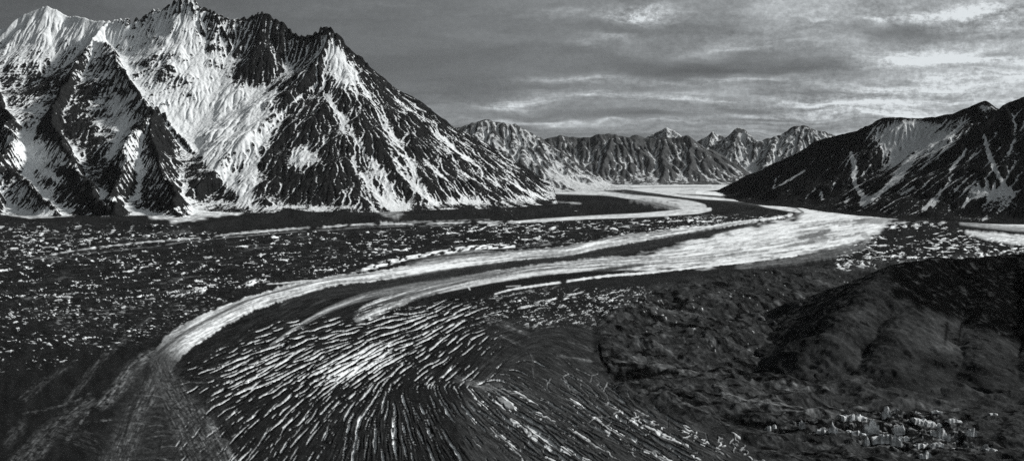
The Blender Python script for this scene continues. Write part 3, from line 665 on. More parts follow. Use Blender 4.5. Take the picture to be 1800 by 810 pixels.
def massif(name, label, box, step, ridges, mat, prior, slope=.74, steep=300, flute=45, lam=150, seed=1, rough=40, toe=55, base=.0, gain=1.0, jag=0.0, rain=(9, 45000, 70), kf=.26, ks=.22, seed_w=90.0):
    x0, x1, y0, y1 = box
    xs = np.arange(x0, x1, step); ys = np.arange(y0, y1, step)
    X, Y = np.meshgrid(xs, ys)
    WX = X + 90 * noise(X / 700, Y / 700, seed + 50) + 30 * noise(X / 220, Y / 220, seed + 51)
    WY = Y + 90 * noise(X / 700 + 40, Y / 700, seed + 52) + 30 * noise(X / 220 + 9, Y / 220, seed + 53)
    Z = np.full(X.shape, -1e9); T = np.zeros(X.shape); DD = np.zeros(X.shape)
    for ri, R in enumerate(ridges):
        sl_ = slope
        if isinstance(R, tuple): R, sl_ = R
        q = np.array([P(*p) if p[2] > 1000 else P(p[0], p[1], p[2] * 1000) for p in R])
        t0 = ri * 5000.0
        for i in range(len(q) - 1):
            a, b = q[i], q[i + 1]; d = (b - a)[:2]; L = math.hypot(*d) + 1e-6
            t = np.clip(((WX - a[0]) * d[0] + (WY - a[1]) * d[1]) / L ** 2, 0, 1)
            ex = WX - a[0] - t * d[0]; ey = WY - a[1] - t * d[1]
            D = np.hypot(ex, ey)
            side = np.sign(d[0] * ey - d[1] * ex)
            # along-crest coordinate keeps turning round the ends so the flutes fan out
            al_ = ((WX - a[0]) * d[0] + (WY - a[1]) * d[1]) / L
            fan_ = np.where(al_ < 0, al_, np.where(al_ > L, al_ - L, 0)) * .6
            z = a[2] + t * (b[2] - a[2]) - sl_ * D - steep * (1 - np.exp(-D / 380))
            k = z > Z
            Z[k] = z[k]; T[k] = (t0 + t * L + fan_ + side * 40000)[k]; DD[k] = D[k]
            t0 += L
    T1 = T + 50 * noise(X / 260, Y / 260, seed + 60) + 18 * noise(X / 80, Y / 80, seed + 61)
    amp = 1 - np.exp(-DD / 140)
    fl = ridged(T1 / (lam * 2.2), DD / (lam * 9), seed + 1, 1) * .6 + ridged(T1 / lam, DD / (lam * 6), seed + 2, 2) * .45
    iso = fbm(X / 420, Y / 420, seed + 4, 6, .6)
    Z = Z + flute * amp * fl + rough * iso
    if jag: Z = Z + jag * (sstep(-5600 * 1.35, -5600 * 1.2, X) if seed == 1 else 1) * np.exp(-DD / 170) * (np.maximum(ridged(T / 125, DD / 500, seed + 8, 4, .6), -.25) - .30)
    g = ground_base(Y) + base
    h = Z - g
    h = toe * np.logaddexp(0, h / toe) - toe * .35
    Z = g + np.maximum(h, -40)
    Z, flow = erode(Z, step, *rain, seed)
    Z = Z + .12 * rough * fbm(X / (step * 4), Y / (step * 4), seed + 9, 2) * np.clip((Z - g) / 150, 0, 1)
    # snow: gully floors and gentle ground hold it, ribs and steep walls shed it
    uu = UC + F * X / Y; vv = HOR - F * (Z - HC) / Y
    gz = np.gradient(box_blur(Z, 2), step); sl2 = np.hypot(gz[0], gz[1])
    bz = box_blur(Z, 10); cav = np.clip((bz - Z) / (.5 * step), -1.5, 1.5)
    s1 = streaks(Z, 16, seed + 20, 1); s2 = streaks(Z, 26, seed + 21, 3)
    left_ = 1 - .55 * (1 - sstep(360, 470, uu)) if seed == 1 else 1.0
    S = (left_ * kf * .8 * flow + .20 * cav + left_ * ks * (.85 * s1 + .4 * s2) * (.25 + 1.0 * sstep(-.3, .5, fbm(X / 500, Y / 500, seed + 31, 3))) + .5 * np.clip(.85 - sl2, -.6, .25) + .42 * fbm(X / 150, Y / 150, seed + 7, 5, .65) + .34 * fbm(X / (3.6 * step), Y / (3.6 * step), seed + 34, 2, .7)) * gain
    S = S - .55 * (1 - sstep(8, 130, Z - g)) * sstep(-.25, .3, noise(X / 330, Y / 330, seed + 33))
    S = S + prior(uu, vv, X, Y, Z)
    o = grid_mesh(name, X, Y, Z, mat, {"snow": S})
    tag(o, label, "mountain", None, "structure")
    return o

near_mat = mountain_material("rock_with_snow", .014, .62, .045)
right_mat = mountain_material("dark_rock_with_snow", .015, .58, .045)
far_mat = mountain_material("haze_paled_rock_with_snow", .068, .44, .014)  # rock colour paled to stand in for distance haze

# ---- the great snowy massif on the left
crest = [(-260, 70, 16.6), (-120, 60, 16.4), (-30, 66, 16.2), (14, 42, 16), (38, 22, 16.2), (62, 12, 16.2), (84, 10, 16.2), (120, 22, 16.2), (155, 33, 16.0), (195, 34, 15.9), (240, 34, 15.8), (262, 24, 15.8), (300, 10, 15.8), (335, -4, 15.8), (352, 12, 15.75), (372, 22, 15.7), (384, 24, 15.65), (410, 36, 15.65), (440, 26, 15.7), (470, 26, 15.6), (490, 36, 15.55), (520, 60, 15.4), (540, 66, 15.35), (562, 54, 15.3), (584, 52, 15.3)]
right_ridge = [(584, 52, 15.3), (600, 66, 15.25), (640, 112, 15.1), (700, 172, 15.0), (770, 224, 14.9), (830, 262, 14.8), (900, 308, 14.8), (985, 350, 14.75)]
LR = [(crest, .85), right_ridge,
      [(195, 36, 15.9), (165, 64, 15.3), (200, 92, 14.7), (222, 130, 14.1), (248, 165, 13.5), (262, 200, 12.9), (274, 240, 12.3), (290, 310, 11.2), (312, 378, 10.2)],
      [(262, 200, 12.9), (220, 265, 11.9), (205, 340, 10.8), (200, 366, 10.4)],
      [(248, 165, 13.5), (320, 250, 12.9), (390, 325, 12.3), (425, 356, 12.1)],
      [(165, 64, 15.3), (130, 120, 14.4), (100, 175, 13.5), (90, 215, 12.8), (120, 275, 11.9), (150, 320, 11.2), (190, 362, 10.5)],
      [(-30, 66, 16.2), (-10, 140, 14.6), (10, 180, 13.6), (20, 230, 12.6), (0, 300, 11.4), (-20, 360, 10.6)],
      [(20, 300, 11.5), (60, 330, 10.9), (90, 366, 10.4)],
      [(584, 52, 15.3), (560, 115, 14.7), (556, 145, 14.3), (530, 200, 13.8), (505, 270, 13.3), (480, 340, 12.9), (478, 362, 12.7)],
      [(556, 145, 14.3), (590, 210, 13.9), (600, 290, 13.3), (610, 362, 12.8)],
      [(600, 66, 15.25), (625, 150, 14.7), (655, 220, 14.3), (690, 300, 13.5), (720, 362, 12.7)],
      [(640, 112, 15.1), (700, 215, 14.7), (750, 290, 14.2), (790, 355, 13.8)],
      [(770, 224, 14.9), (820, 300, 14.5), (870, 352, 14.3)],
      ([(300, 10, 15.8), (322, 60, 15.4), (340, 105, 15.15)], 1.2), ([(335, -4, 15.8), (365, 60, 15.4), (375, 100, 15.2)], 1.2), ([(384, 24, 15.65), (400, 70, 15.3), (412, 120, 15.1)], 1.2),
      ([(440, 26, 15.7), (430, 75, 15.35), (425, 150, 15.0)], 1.2), ([(470, 26, 15.6), (462, 90, 15.2), (455, 150, 14.95)], 1.2), ([(520, 60, 15.4), (492, 120, 14.9), (465, 170, 14.5), (455, 215, 14.1)], 1.1),
      ([(240, 34, 15.8), (268, 75, 15.3), (290, 115, 15.0)], 1.2)]
spots = [(400, 200, 72, 50, 1.7, 0), (350, 130, 60, 40, .5, .6), (420, 250, 30, 50, .7, 0), (435, 330, 14, 35, .6, 0), (50, 40, 100, 30, 1.5, .1), (150, 50, 70, 18, 1.3, .1), (300, 60, 60, 40, .55, 0),
         (60, 270, 60, 38, 1.0, .35), (40, 340, 70, 30, .5, .2), (225, 260, 32, 70, .75, .35), (285, 300, 34, 40, .4, 0), (300, 190, 70, 20, .7, .85), (360, 270, 80, 14, .55, .8),
         (120, 150, 70, 40, -.30, 0), (105, 222, 50, 30, -.55, 0), (70, 195, 30, 20, .5, 0), (165, 310, 34, 44, -.55, .4), (200, 150, 40, 55, .40, -.5), (215, 200, 30, 50, .25, 0), (130, 120, 40, 25, .25, 0), (330, 300, 90, 24, -.40, .75), (285, 215, 14, 40, -.3, 0),
         (590, 105, 13, 30, 1.3, -.15), (606, 130, 16, 40, .8, -.5), (527, 277, 22, 18, 1.6, 0), (540, 200, 50, 60, -.40, 0), (500, 280, 30, 60, -.55, .0), (560, 320, 60, 40, -.45, 0), (640, 250, 60, 60, -.15, .6), (700, 200, 80, 60, -.2, .6),
         (450, 105, 60, 45, -.45, 0), (425, 135, 40, 18, -.4, 0), (480, 70, 45, 40, -.45, 0), (365, 50, 18, 50, -.3, .2), (275, 70, 10, 50, -.4, -.5), (740, 300, 80, 30, -.15, .5), (880, 330, 60, 24, -.15, .4), (560, 365, 130, 5, .5, 0), (800, 356, 90, 5, .35, -.05), (330, 372, 60, 12, .8, -.1),
         (60, 372, 70, 8, .7, 0), (205, 200, 40, 25, .2, -.6)]
chl = [([(560, 150, 3), (600, 205, 4), (640, 265, 6), (680, 325, 9), (690, 372, 10)], 1.0), ([(620, 120, 3), (660, 190, 4), (700, 260, 5), (745, 330, 8)], .8), ([(600, 210, 3), (620, 280, 4), (670, 350, 6)], .6),
       ([(680, 250, 3), (710, 310, 5), (760, 352, 8)], .8), ([(745, 280, 3), (790, 325, 5), (815, 352, 6)], .7), ([(840, 300, 3), (890, 335, 4), (935, 352, 5)], .7), ([(700, 175, 3), (770, 235, 4), (850, 300, 4), (960, 350, 5)], .5),
       ([(470, 220, 3), (445, 275, 5), (430, 345, 10)], .8), ([(560, 145, 3), (505, 190, 3), (450, 250, 4)], .8), ([(240, 165, 3), (200, 195, 4), (175, 215, 4)], .6), ([(205, 330, 4), (228, 365, 5), (300, 385, 6)], .8), ([(130, 285, 3), (150, 320, 5), (200, 352, 5)], 1.1),
       ([(250, 170, 4), (330, 245, 5), (430, 345, 6)], .6), ([(14, 240, 6), (60, 285, 8), (110, 320, 6)], .6)]
def prior_left(u, v, X, Y, Z):
    return -.14 + blob(u, v, spots) * 1.05 + chutes(u, v, chl) * .8 + .60 * sstep(1800, 2700, Z) * (1 - sstep(500, 640, u)) + (1 - sstep(380, 470, u)) * (1.0 * ridged(X / 250 + .6 * noise(X / 120, Z / 90, 71), Z / 210, 72, 5, .72) - .53) - .08 * sstep(1500, 400, Z) * sstep(430, 500, u)
massif("mountain", "tall jagged snow streaked mountain with a white bowl, filling the left side", (-11600, 700, 9400, 17400), 11.5, LR, near_mat, prior_left, .62, 330, 24, 170, 1, 85, 50, jag=190, rain=(9, 45000, 75))

# ---- dark mountain on the right
RR = [[(1222, 343, 18.2), (1256, 334, 17.9), (1300, 316, 17.2), (1380, 276, 16.0), (1450, 243, 15.0), (1500, 230, 14.4), (1550, 207, 13.8), (1578, 203, 13.6), (1620, 206, 13.4), (1680, 198, 13.0), (1712, 184, 12.8), (1735, 174, 12.7), (1752, 186, 12.6), (1776, 196, 12.6), (1850, 200, 12.6), (2000, 185, 12.7)],
      [(2050, 60, 11.6), (1960, 85, 11.5), (1880, 120, 11.4), (1830, 155, 11.3), (1776, 182, 11.4), (1730, 212, 11.3), (1690, 245, 11.2), (1640, 285, 11.3), (1590, 330, 11.6), (1552, 358, 11.9)],
      [(1550, 207, 13.8), (1520, 255, 13.5), (1510, 300, 13.2), (1500, 350, 12.9)], [(1450, 243, 15.0), (1440, 290, 14.4), (1430, 340, 13.9)], [(1380, 276, 16), (1360, 310, 15.4), (1345, 340, 15)],
      [(1776, 182, 11.4), (1760, 270, 10.4), (1750, 350, 9.8), (1750, 380, 9.6)], [(1690, 245, 11.2), (1680, 310, 10.6), (1670, 368, 10.3)], [(1880, 120, 11.4), (1860, 260, 9.8), (1850, 385, 8.9)],
      [(1620, 206, 13.4), (1600, 260, 13.0), (1570, 300, 12.7)]]
rspots = [(1600, 232, 60, 26, .95, .15), (1640, 250, 50, 30, .6, -.6), (1560, 250, 34, 20, .6, .5), (1580, 275, 20, 30, .4, 0), (1735, 188, 16, 9, .8, 0), (1725, 335, 50, 16, .8, .15), (1400, 330, 90, 40, -.2, 0), (1690, 215, 60, 12, .3, -.6)]
rch = [([(1496, 268, 2.5), (1502, 300, 4), (1504, 325, 4), (1522, 352, 4)], 1.3), ([(1500, 285, 2), (1512, 270, 2)], .8), ([(1600, 280, 6), (1575, 315, 6), (1545, 340, 5), (1518, 358, 6)], 1.2), ([(1730, 238, 2), (1742, 280, 4), (1765, 325, 4), (1776, 338, 4)], 1.2),
       ([(1415, 300, 2), (1385, 318, 2), (1358, 334, 2)], .9), ([(1365, 310, 1.5), (1360, 330, 1.5)], .8), ([(1560, 268, 2), (1555, 290, 2)], .7), ([(1620, 270, 2), (1600, 260, 3)], .7), ([(1530, 290, 1.5), (1512, 315, 2)], .7), ([(1700, 262, 2), (1670, 300, 2.5)], .8), ([(1655, 335, 3), (1640, 362, 3)], .8), ([(1605, 330, 4), (1585, 340, 4)], .8),
       ([(1440, 335, 3), (1446, 350, 3)], .8), ([(1490, 345, 3), (1488, 356, 3)], .7), ([(1640, 350, 2), (1625, 368, 3)], .7), ([(1700, 350, 3), (1690, 372, 2)], .6)]
def prior_right(u, v, X, Y, Z):
    return -.58 + .2 * sstep(900, 1500, Z) + blob(u, v, rspots) * 1.4 + chutes(u, v, rch) * 1.5
massif("mountain", "dark mountain ridge with a grey snow bowl below its crest, right edge", (2600, 10500, 7600, 19600), 13.0, RR, right_mat, prior_right, .55, 200, 40, 130, 7, 40, 40, jag=15, rain=(8, 45000, 80))

# ---- distant ranges
def prior_c(k):
    def f(u, v, X, Y, Z): return k + 0 * u
    return f
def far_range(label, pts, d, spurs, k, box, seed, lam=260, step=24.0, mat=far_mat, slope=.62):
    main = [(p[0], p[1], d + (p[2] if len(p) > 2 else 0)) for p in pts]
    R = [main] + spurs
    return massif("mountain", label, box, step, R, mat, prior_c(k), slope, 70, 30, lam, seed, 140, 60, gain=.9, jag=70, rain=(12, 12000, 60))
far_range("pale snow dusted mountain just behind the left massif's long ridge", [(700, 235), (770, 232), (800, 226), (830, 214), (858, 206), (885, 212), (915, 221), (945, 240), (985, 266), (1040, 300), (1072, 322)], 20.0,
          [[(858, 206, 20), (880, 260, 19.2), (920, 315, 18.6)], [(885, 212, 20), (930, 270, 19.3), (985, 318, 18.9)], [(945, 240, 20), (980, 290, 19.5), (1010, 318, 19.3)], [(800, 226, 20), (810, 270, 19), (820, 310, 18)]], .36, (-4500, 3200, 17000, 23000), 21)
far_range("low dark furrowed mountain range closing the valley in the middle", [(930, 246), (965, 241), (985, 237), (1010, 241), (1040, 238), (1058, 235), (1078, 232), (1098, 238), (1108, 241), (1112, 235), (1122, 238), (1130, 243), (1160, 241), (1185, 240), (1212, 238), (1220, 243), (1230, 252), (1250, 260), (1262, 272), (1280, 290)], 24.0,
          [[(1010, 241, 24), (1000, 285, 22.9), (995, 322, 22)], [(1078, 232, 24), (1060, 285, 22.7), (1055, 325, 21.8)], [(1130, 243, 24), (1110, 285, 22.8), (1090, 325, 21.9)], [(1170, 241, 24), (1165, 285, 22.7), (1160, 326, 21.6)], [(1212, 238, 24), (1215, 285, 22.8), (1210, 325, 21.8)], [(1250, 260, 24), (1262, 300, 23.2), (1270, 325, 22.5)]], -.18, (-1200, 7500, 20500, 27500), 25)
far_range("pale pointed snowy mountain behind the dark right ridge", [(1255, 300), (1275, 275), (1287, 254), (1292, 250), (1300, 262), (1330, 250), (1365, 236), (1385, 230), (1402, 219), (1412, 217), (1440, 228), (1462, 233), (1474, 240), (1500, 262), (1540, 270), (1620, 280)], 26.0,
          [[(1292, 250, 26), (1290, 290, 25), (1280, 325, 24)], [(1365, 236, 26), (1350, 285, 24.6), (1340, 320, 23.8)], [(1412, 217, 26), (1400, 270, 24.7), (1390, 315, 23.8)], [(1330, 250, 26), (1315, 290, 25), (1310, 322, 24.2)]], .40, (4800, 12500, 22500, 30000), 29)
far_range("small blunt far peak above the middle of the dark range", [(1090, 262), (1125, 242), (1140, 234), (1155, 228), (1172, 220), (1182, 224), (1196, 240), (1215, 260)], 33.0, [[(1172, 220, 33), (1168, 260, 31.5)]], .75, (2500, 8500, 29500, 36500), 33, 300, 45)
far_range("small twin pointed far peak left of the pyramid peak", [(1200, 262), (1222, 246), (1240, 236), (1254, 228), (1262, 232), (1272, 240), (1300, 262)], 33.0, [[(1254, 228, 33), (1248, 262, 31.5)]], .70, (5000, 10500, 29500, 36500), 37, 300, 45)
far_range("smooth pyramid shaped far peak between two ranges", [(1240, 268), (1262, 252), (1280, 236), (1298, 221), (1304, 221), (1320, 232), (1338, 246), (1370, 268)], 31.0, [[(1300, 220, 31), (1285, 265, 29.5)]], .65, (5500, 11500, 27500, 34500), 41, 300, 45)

# ---- rubble hill in the right foreground
HR = [([(1415, 640, 2.52), (1450, 585, 2.62), (1490, 545, 2.75), (1530, 503, 2.9), (1568, 474, 3.05), (1600, 460, 3.2), (1640, 453, 3.35), (1720, 449, 3.5), (1800, 444, 3.55), (1950, 430, 3.6), (2200, 420, 3.6)], .62),
      ([(1600, 460, 3.2), (1590, 528, 2.85), (1585, 560, 2.7), (1560, 620, 2.5)], .48), ([(1720, 449, 3.5), (1718, 560, 2.8), (1725, 640, 2.45)], .48), ([(1850, 440, 3.5), (1840, 560, 2.8), (1840, 650, 2.4)], .48)]
HMAT = ground_material()
def hill():
    step = 4.0
    xs = np.arange(650, 3400, step); ys = np.arange(1950, 4600, step)
    X, Y = np.meshgrid(xs, ys)
    WX = X + 26 * noise(X / 160, Y / 160, 5); WY = Y + 26 * noise(X / 160 + 5, Y / 160, 6)
    Z = np.full(X.shape, -1e9); T = np.zeros(X.shape); DD = np.zeros(X.shape); t0 = 0
    for R, s in HR:
        q = np.array([P(p[0], p[1], p[2] * 1000) for p in R])
        for i in range(len(q) - 1):
            a, b = q[i], q[i + 1]; d = (b - a)[:2]; L = math.hypot(*d)
            t = np.clip(((WX - a[0]) * d[0] + (WY - a[1]) * d[1]) / L ** 2, 0, 1)
            D = np.hypot(WX - a[0] - t * d[0], WY - a[1] - t * d[1])
            z = a[2] + t * (b[2] - a[2]) - s * (np.sqrt(D * D + 900) - 30)
            k = z > Z; Z[k] = z[k]; T[k] = t0 + (t * L)[k]; DD[k] = D[k]; t0 += L
    gul = ridged(T / 70 + .6 * noise(X / 50, Y / 50, 9), DD / 300, 8, 4, .6)
    Z = Z + 8 * (1 - np.exp(-DD / 60)) * gul + 15 * fbm(X / 150, Y / 150, 10, 6, .62) + 5 * ridged(X / 48, Y / 48, 27, 3, .6)
    Z = 16 * np.logaddexp(0, Z / 16) - 9
    Z = Z - 70 * (1 - sstep(-6, 10, Z))
    uu = UC + F * X / Y; vv = HOR - F * (Z - HC) / Y
    wu = uu + 10 * noise(uu / 40, vv / 30, 2)
    up = 1 - sstep(-8, 8, vv - (530 + (wu - 1590) * .36) + 8 * noise(uu / 22, vv / 22, 4))     # crags above the scree
    up = up * sstep(1540, 1580, wu)
    a = lin(np.clip(41 + 34 * fbm(X / 75, Y / 75, 12, 6, .72) + 8 * noise(T / 12, DD / 90, 13), 7, 100)) / .9 * np.exp(.55 * fbm(X / 13, Y / 13, 17, 3, .7))
    a = a * (1 - .7 * sstep(.28, .42, fbm(X / 55 + 7, Y / 55, 23, 4, .6)))
    c = lin(np.clip(9 + 46 * sstep(.04, .42, fbm(X / 48, Y / 48, 14, 6, .75)), 6, 66)) / .9 * np.exp(.6 * fbm(X / 12, Y / 12, 18, 3, .7))
    pal = blob(uu, vv, [(1470, 640, 40, 26, 1, 0), (1640, 590, 60, 30, .8, .5), (1700, 620, 40, 16, .5, .4), (1500, 570, 40, 20, .5, -.6)])
    a = a * (1 + .7 * pal) * (1 - .25 * sstep(600, 690, vv) * sstep(1480, 1620, uu))
    A_ = a * (1 - up) + c * up
    gl_shade = np.exp(-((uu - (1665 - (vv - 570) * .10)) / 2.6) ** 2) + np.exp(-((uu - (1690 - (vv - 570) * .16)) / 2.2) ** 2)
    A_ = A_ * (1 - .75 * np.clip(gl_shade, 0, 1) * sstep(560, 570, vv) * (1 - sstep(590, 620, vv)))  # two shadow streaks on the slope, painted into the albedo
    low = 1 - sstep(2, 34, Z + 14 * fbm(X / 60, Y / 60, 19, 3))
    A_ = A_ * (1 - low) + low * lin(np.clip(44 + 22 * fbm(uu / 34, vv / 8, 21, 5, .65), 8, 90)) / .9
    o = grid_mesh("hill", X, Y, Z, HMAT, {"albedo": np.clip(A_, .003, .5)})
    tag(o, "dark rubble hill with black crags above grey scree, right foreground", "hill", None, "structure")
hill()

# ================================================================ ICE BLOCKS AT LOWER RIGHT
ice_mat = bpy.data.materials.new("dirty_ice"); ice_mat.use_nodes = True
def _ice():
    nt = ice_mat.node_tree; b = nt.nodes["Principled BSDF"]; L = nt.links.new
    gp = node(nt, 'ShaderNodeNewGeometry'); n = node(nt, 'ShaderNodeTexNoise'); n.inputs['Scale'].default_value = .09; n.inputs['Detail'].default_value = 5; n.inputs['Roughness'].default_value = .6
    L(gp.outputs['Position'], n.inputs['Vector'])
    mr = node(nt, 'ShaderNodeMapRange'); mr.inputs['From Min'].default_value = .36; mr.inputs['From Max'].default_value = .66; mr.inputs['To Min'].default_value = .16; mr.inputs['To Max'].default_value = .70
    L(n.outputs['Fac'], mr.inputs['Value'])
    mc = node(nt, 'ShaderNodeVectorMath', operation='SCALE'); mc.inputs[0].default_value = TINT; L(mr.outputs[0], mc.inputs['Scale']); L(mc.outputs[0], b.inputs['Base Color'])
    b.inputs['Roughness'].default_value = .7; b.inputs['Specular IOR Level'].default_value = .2
    bp = node(nt, 'ShaderNodeBump'); bp.inputs['Strength'].default_value = .8; bp.inputs['Distance'].default_value = 2; L(n.outputs['Fac'], bp.inputs['Height']); L(bp.outputs[0], b.inputs['Normal'])
_ice()
def ice_block(u, v, w, h, tilt, label, seed):
    rr = random.Random(seed); x, y, z = ground_z(u, v)
    k = y / F; W, Hh = w * k * 1.12, h * k * 1.75; Dp = max(12.0, W * .45)
    me = bpy.data.meshes.new("ice_block"); bm = bmesh.new()
    n = max(5, int(w / 3)); rows = []
    # an uneven wall of ice: a stepped top edge, a leaning face, a rough back running into the rubble
    tops = [Hh * (.55 + .45 * math.sin(math.pi * (i + .5) / (n + 1))) * rr.uniform(.6, 1.15) for i in range(n + 1)]
    for i in range(n + 1):
        xx = -W / 2 + W * i / n + rr.uniform(-.2, .2) * W / n; yy = rr.uniform(-.12, .12) * Dp
        t = tops[i]
        prof = [(-.10 * Dp, -4.0), (0, t * .35), (rr.uniform(.02, .10) * Dp, t * .75), (rr.uniform(.10, .2) * Dp, t), (.55 * Dp, t * rr.uniform(.75, .95)), (Dp, t * .3), (1.2 * Dp, -4.0)]
        rows.append([bm.verts.new((xx + rr.uniform(-.1, .1) * W / n, yy + a, b)) for a, b in prof])
    for a, b in zip(rows, rows[1:]):
        for j in range(len(a) - 1): bm.faces.new((a[j], b[j], b[j + 1], a[j + 1]))
    bm.faces.new(rows[0]); bm.faces.new(rows[-1][::-1])
    bmesh.ops.recalc_face_normals(bm, faces=bm.faces)
    bm.to_mesh(me); bm.free(); me.materials.append(ice_mat)
    o = bpy.data.objects.new("ice_block", me); col.objects.link(o)
    o.location = (x, y, z - 1.0); o.rotation_euler = (0, tilt, rr.uniform(-.25, .25))
    tag(o, label, "ice", "ice blocks exposed in the rubble at lower right")
blocks = [
    (1558, 742, 13, 12, 0, "tall pale ice block at the top middle of the exposed ice"),
    (1503, 750, 42, 6, .05, "long low grey ice ledge at the upper left of the exposed ice"),
    (1532, 764, 22, 14, 0, "broad upright grey ice block in the centre of the exposed ice"),
    (1465, 771, 13, 11, 0, "pale rounded ice block left of the long white ledge"),
    (1410, 763, 9, 10, 0, "small bright ice block standing alone in dark rubble on the left"),
    (1352, 757, 7, 7, 0, "tiny bright ice block nearest the crevassed fan, left one of two"),
    (1362, 756, 6, 5, 0, "tiny dull ice block just right of the block nearest the crevassed fan"),
    (1445, 768, 20, 6, 0, "flat grey ice slab between two upright blocks on the left"),
    (1503, 768, 32, 6, .04, "long thin white ledge below the upper left ice ledge"),
    (1560, 781, 44, 9, .02, "widest pale ice wall along the bottom of the exposed ice"),
    (1524, 781, 8, 11, 0, "bright ice block at the left end of the widest ice wall"),
    (1581, 762, 16, 12, 0, "grey ice block above the right half of the widest ice wall"),
    (1586, 773, 22, 7, 0, "low grey ice block resting just above the right end of the widest wall"),
    (1637, 752, 52, 6, .30, "long white ice beam slanting down to the right"),
    (1652, 768, 30, 10, .1, "dull grey ice mound below the slanting white beam"),
    (1679, 752, 22, 4, .25, "thin pale ice slab right of the slanting white beam"),
    (1708, 770, 16, 9, .1, "bright ragged ice block at the far right of the exposed ice"),
    (1622, 784, 26, 5, .05, "low pale ice ledge continuing right of the widest wall"),
    (1650, 787, 20, 5, 0, "short dull ice ledge in the middle of the bottom row, right side"),
    (1700, 783, 38, 3, .08, "thinnest white ice strip at the bottom right of the exposed ice"),
    (1743, 794, 20, 3, .05, "lone thin ice strip at the lower right corner of the exposed ice"),
    (1733, 786, 9, 7, 0, "small grey ice lump above the lone strip at lower right"),
    (1747, 744, 12, 3, 0, "small flat white patch of ice set apart on the dark slope to the right"),
    (1627, 800, 20, 8, 0, "dull ice mound below the rest, nearest the bottom edge"),
    (1613, 731, 9, 4, .3, "tiny pale ice chip on the upper edge, right of the tall block"),
    (1577, 730, 10, 5, -.2, "tiny grey ice chip above the tall pale block"),
    (1647, 737, 16, 4, .05, "small pale ice slab above the thin slab on the upper right"),
]
for i, b in enumerate(blocks): ice_block(*b, seed=700 + i)

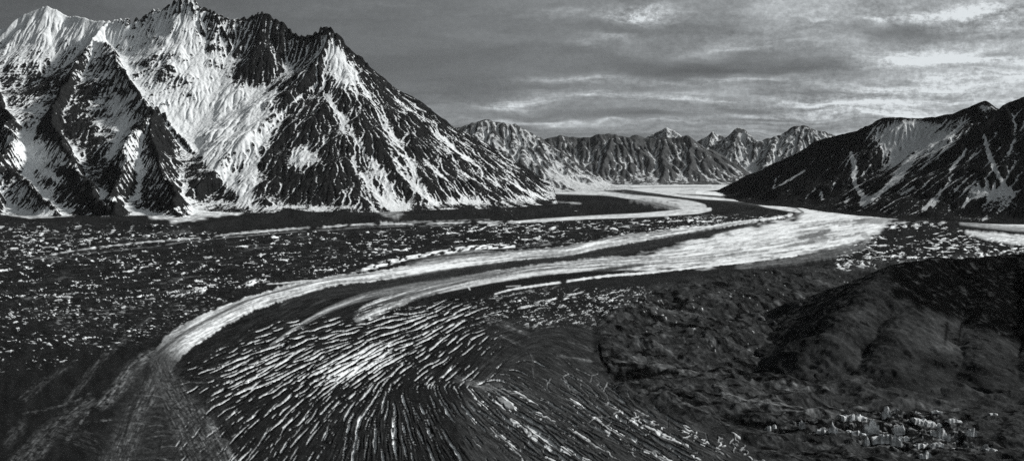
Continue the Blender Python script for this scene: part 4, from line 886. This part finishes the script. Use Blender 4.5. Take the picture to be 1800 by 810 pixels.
# ================================================================ SKY, SUN, AIR
SUN_AZ, SUN_EL = 82.0, 33.0           # degrees right of straight ahead, above the horizon
wd = bpy.data.worlds.new("World"); scn.world = wd; wd.use_nodes = True
def sky():
    nt = wd.node_tree; L = nt.links.new
    bg = nt.nodes["Background"]
    sk = node(nt, 'ShaderNodeTexSky', sky_type='NISHITA', sun_disc=False)
    sk.sun_elevation = math.radians(SUN_EL); sk.sun_rotation = math.radians(SUN_AZ); sk.altitude = 1500
    bw = node(nt, 'ShaderNodeRGBToBW'); L(sk.outputs[0], bw.inputs[0])
    tc = node(nt, 'ShaderNodeTexCoord'); sx = node(nt, 'ShaderNodeSeparateXYZ'); L(tc.outputs['Generated'], sx.inputs[0])
    x, y, z = sx.outputs
    yy = math_(nt, 'MAXIMUM', math_(nt, 'ABSOLUTE', y), .12)
    az = math_(nt, 'DIVIDE', x, yy); el = math_(nt, 'DIVIDE', z, yy)
    az = math_(nt, 'MINIMUM', math_(nt, 'MAXIMUM', az, -2.0), 2.0); el = math_(nt, 'MINIMUM', math_(nt, 'MAXIMUM', el, -1.0), 2.0)
    def comb(a, b, c=0.0):
        n = node(nt, 'ShaderNodeCombineXYZ')
        for i, s in enumerate((a, b, c)):
            if isinstance(s, (int, float)): n.inputs[i].default_value = s
            else: L(s, n.inputs[i])
        return n.outputs[0]
    def tex(vec, scale, det, rough, dist=0.0):
        n = node(nt, 'ShaderNodeTexNoise'); n.inputs['Scale'].default_value = scale; n.inputs['Detail'].default_value = det; n.inputs['Roughness'].default_value = rough; n.inputs['Distortion'].default_value = dist
        L(vec, n.inputs['Vector']); return n.outputs['Fac']
    sub = lambda s, k, m: math_(nt, 'MULTIPLY', math_(nt, 'SUBTRACT', s, k), m)
    w1 = tex(comb(math_(nt, 'MULTIPLY', az, 7), math_(nt, 'MULTIPLY', el, 26)), 1.0, 3, .5)
    w2 = tex(comb(math_(nt, 'MULTIPLY', az, 16), math_(nt, 'MULTIPLY', el, 60), 4.0), 1.0, 3, .55)
    azw = math_(nt, 'ADD', az, sub(w1, .5, .10)); elw = math_(nt, 'ADD', el, math_(nt, 'ADD', sub(w1, .5, .035), sub(w2, .5, .016)))
    # long flat streaks, closer together towards the horizon
    den = math_(nt, 'ADD', math_(nt, 'MAXIMUM', elw, 0.0), .05)
    sv = math_(nt, 'DIVIDE', 1.0, den)
    st1 = tex(comb(math_(nt, 'MULTIPLY', azw, 4.5), math_(nt, 'MULTIPLY', sv, .75)), 1.0, 5, .55, .3)
    st2 = tex(comb(math_(nt, 'MULTIPLY', azw, 11), math_(nt, 'MULTIPLY', sv, 1.6), 7.0), 1.0, 4, .6, .3)
    lum = math_(nt, 'ADD', .0, math_(nt, 'ADD', sub(st1, .5, 1.5), sub(st2, .5, .8)))
    grain = tex(comb(math_(nt, 'MULTIPLY', az, 120), math_(nt, 'MULTIPLY', el, 170), 1.0), 1.0, 6, .8)
    lum = math_(nt, 'ADD', lum, sub(grain, .5, .9))
    # brighter gaps and darker banks: (u, v, ru, rv, weight)
    for (u, v, ru, rv, w) in ((1125, 25, 56, 13, 2.0), (1105, 40, 40, 8, .6), (1050, 72, 60, 10, .7), (960, 30, 90, 8, .4), (1010, 20, 60, 6, .4), (895, 184, 60, 9, 2.4), (1000, 143, 90, 8, 1.1), (1020, 168, 120, 7, .9), (1190, 176, 160, 6, .6), (960, 215, 130, 6, .8), (1250, 143, 120, 5, .5), (1180, 214, 60, 6, .6),
                              (1740, 25, 70, 25, .9), (1620, 25, 70, 14, .5), (1700, 95, 110, 14, .9), (1560, 115, 70, 12, .45), (1720, 135, 90, 10, .5), (1480, 180, 120, 20, .6), (1560, 205, 120, 14, .6), (1650, 160, 120, 20, .4), (1300, 85, 60, 8, .35),
                              (1440, 36, 30, 8, .4), (1550, 35, 25, 8, .4), (1360, 205, 90, 12, .35), (900, 215, 160, 8, .3),
                              (1050, 60, 120, 22, -.25), (1320, 120, 200, 16, -.45), (1150, 120, 160, 14, -.35), (1560, 62, 90, 14, -.45), (1760, 92, 40, 6, -.7), (1330, 192, 60, 5, -.5), (1380, 208, 60, 4, -.5), (1080, 205, 110, 8, -.55), (1430, 165, 40, 6, -.4), (700, 70, 260, 90, -.12), (800, 110, 160, 30, -.35), (720, 215, 90, 30, .5), (640, 20, 160, 12, .3), (520, 20, 200, 40, -.1), (1250, 100, 120, 14, -.2)):
        a = math_(nt, 'POWER', math_(nt, 'DIVIDE', math_(nt, 'SUBTRACT', azw, (u - UC) / F), ru / F), 2.0)
        b = math_(nt, 'POWER', math_(nt, 'DIVIDE', math_(nt, 'SUBTRACT', elw, (HOR - v) / F), rv / F), 2.0)
        g = math_(nt, 'EXPONENT', math_(nt, 'MULTIPLY', math_(nt, 'ADD', a, b), -1.0)); g = math_(nt, 'MULTIPLY', g, math_(nt, 'MAXIMUM', math_(nt, 'ADD', sub(st2, .22, 2.4), sub(grain, .5, 1.2)), .15))
        lum = math_(nt, 'ADD', lum, math_(nt, 'MULTIPLY', g, w))
    # streaks show mostly on the right; the left is an even grey deck
    rt = node(nt, 'ShaderNodeMapRange', interpolation_type='SMOOTHSTEP'); rt.inputs['From Min'].default_value = -.12; rt.inputs['From Max'].default_value = .42; rt.inputs['To Min'].default_value = .38; rt.inputs['To Max'].default_value = 1.0
    L(az, rt.inputs['Value'])
    lum = math_(nt, 'MULTIPLY', lum, rt.outputs[0])
    tot = math_(nt, 'ADD', lum, math_(nt, 'MULTIPLY', math_(nt, 'MINIMUM', az, .8), .74))
    cloud = math_(nt, 'EXPONENT', math_(nt, 'MULTIPLY', tot, 2.05))
    cloud = math_(nt, 'MINIMUM', cloud, 4.6)
    k = math_(nt, 'ADD', math_(nt, 'MULTIPLY', cloud, SKY_CLOUD), math_(nt, 'MULTIPLY', math_(nt, 'MINIMUM', bw.outputs[0], 3.0), SKY_CLEAR))
    mc = node(nt, 'ShaderNodeVectorMath', operation='SCALE'); mc.inputs[0].default_value = (.945, 1.0, 1.03); L(k, mc.inputs['Scale'])
    L(mc.outputs[0], bg.inputs['Color']); bg.inputs['Strength'].default_value = .1
SKY_CLOUD, SKY_CLEAR = .72, .06
sky()
sun = bpy.data.lights.new("sun", 'SUN'); sun.energy = 2.4; sun.angle = math.radians(4); sun.color = (1.0, .985, .96)
so = bpy.data.objects.new("sun", sun); col.objects.link(so)
so.location = (6000, 6000, 6000)
so.rotation_euler = (math.radians(90 - SUN_EL), 0, math.radians(180 - SUN_AZ))

# even haze through the whole valley
bm = bmesh.new(); bmesh.ops.create_cube(bm, size=1.0)
me = bpy.data.meshes.new("haze"); bm.to_mesh(me); bm.free()
hz = bpy.data.objects.new("haze", me); col.objects.link(hz)
hz.scale = (130000, 60000, 3900); hz.location = (0, 27000, 1830)
hm = bpy.data.materials.new("haze"); hm.use_nodes = True; nt = hm.node_tree
nt.nodes.remove(nt.nodes["Principled BSDF"]); pv = node(nt, 'ShaderNodeVolumePrincipled')
pv.inputs['Color'].default_value = (.95, .97, 1, 1); pv.inputs['Density'].default_value = 8e-7
nt.links.new(pv.outputs[0], nt.nodes["Material Output"].inputs['Volume']); me.materials.append(hm)
tag(hz, "thin even haze filling the valley", "haze", None, "stuff")

# ================================================================ CAMERA
cam = bpy.data.cameras.new("camera"); co = bpy.data.objects.new("camera", cam); col.objects.link(co)
co.location = (0, 0, HC); co.rotation_euler = (math.radians(90), 0, 0)
cam.sensor_width = 36; cam.lens = 36 * F / 1800; cam.shift_y = -(405 - HOR) / 1800
cam.clip_start = 5; cam.clip_end = 200000
scn.camera = co
scn.view_settings.view_transform = 'Standard'; scn.view_settings.look = 'None'
scn.view_settings.exposure = 1.15; scn.view_settings.gamma = 1.0; scn.view_settings.use_curve_mapping = False
scn.cycles.use_denoising = False
scn.cycles.max_bounces = 4; scn.cycles.diffuse_bounces = 2; scn.cycles.volume_bounces = 0
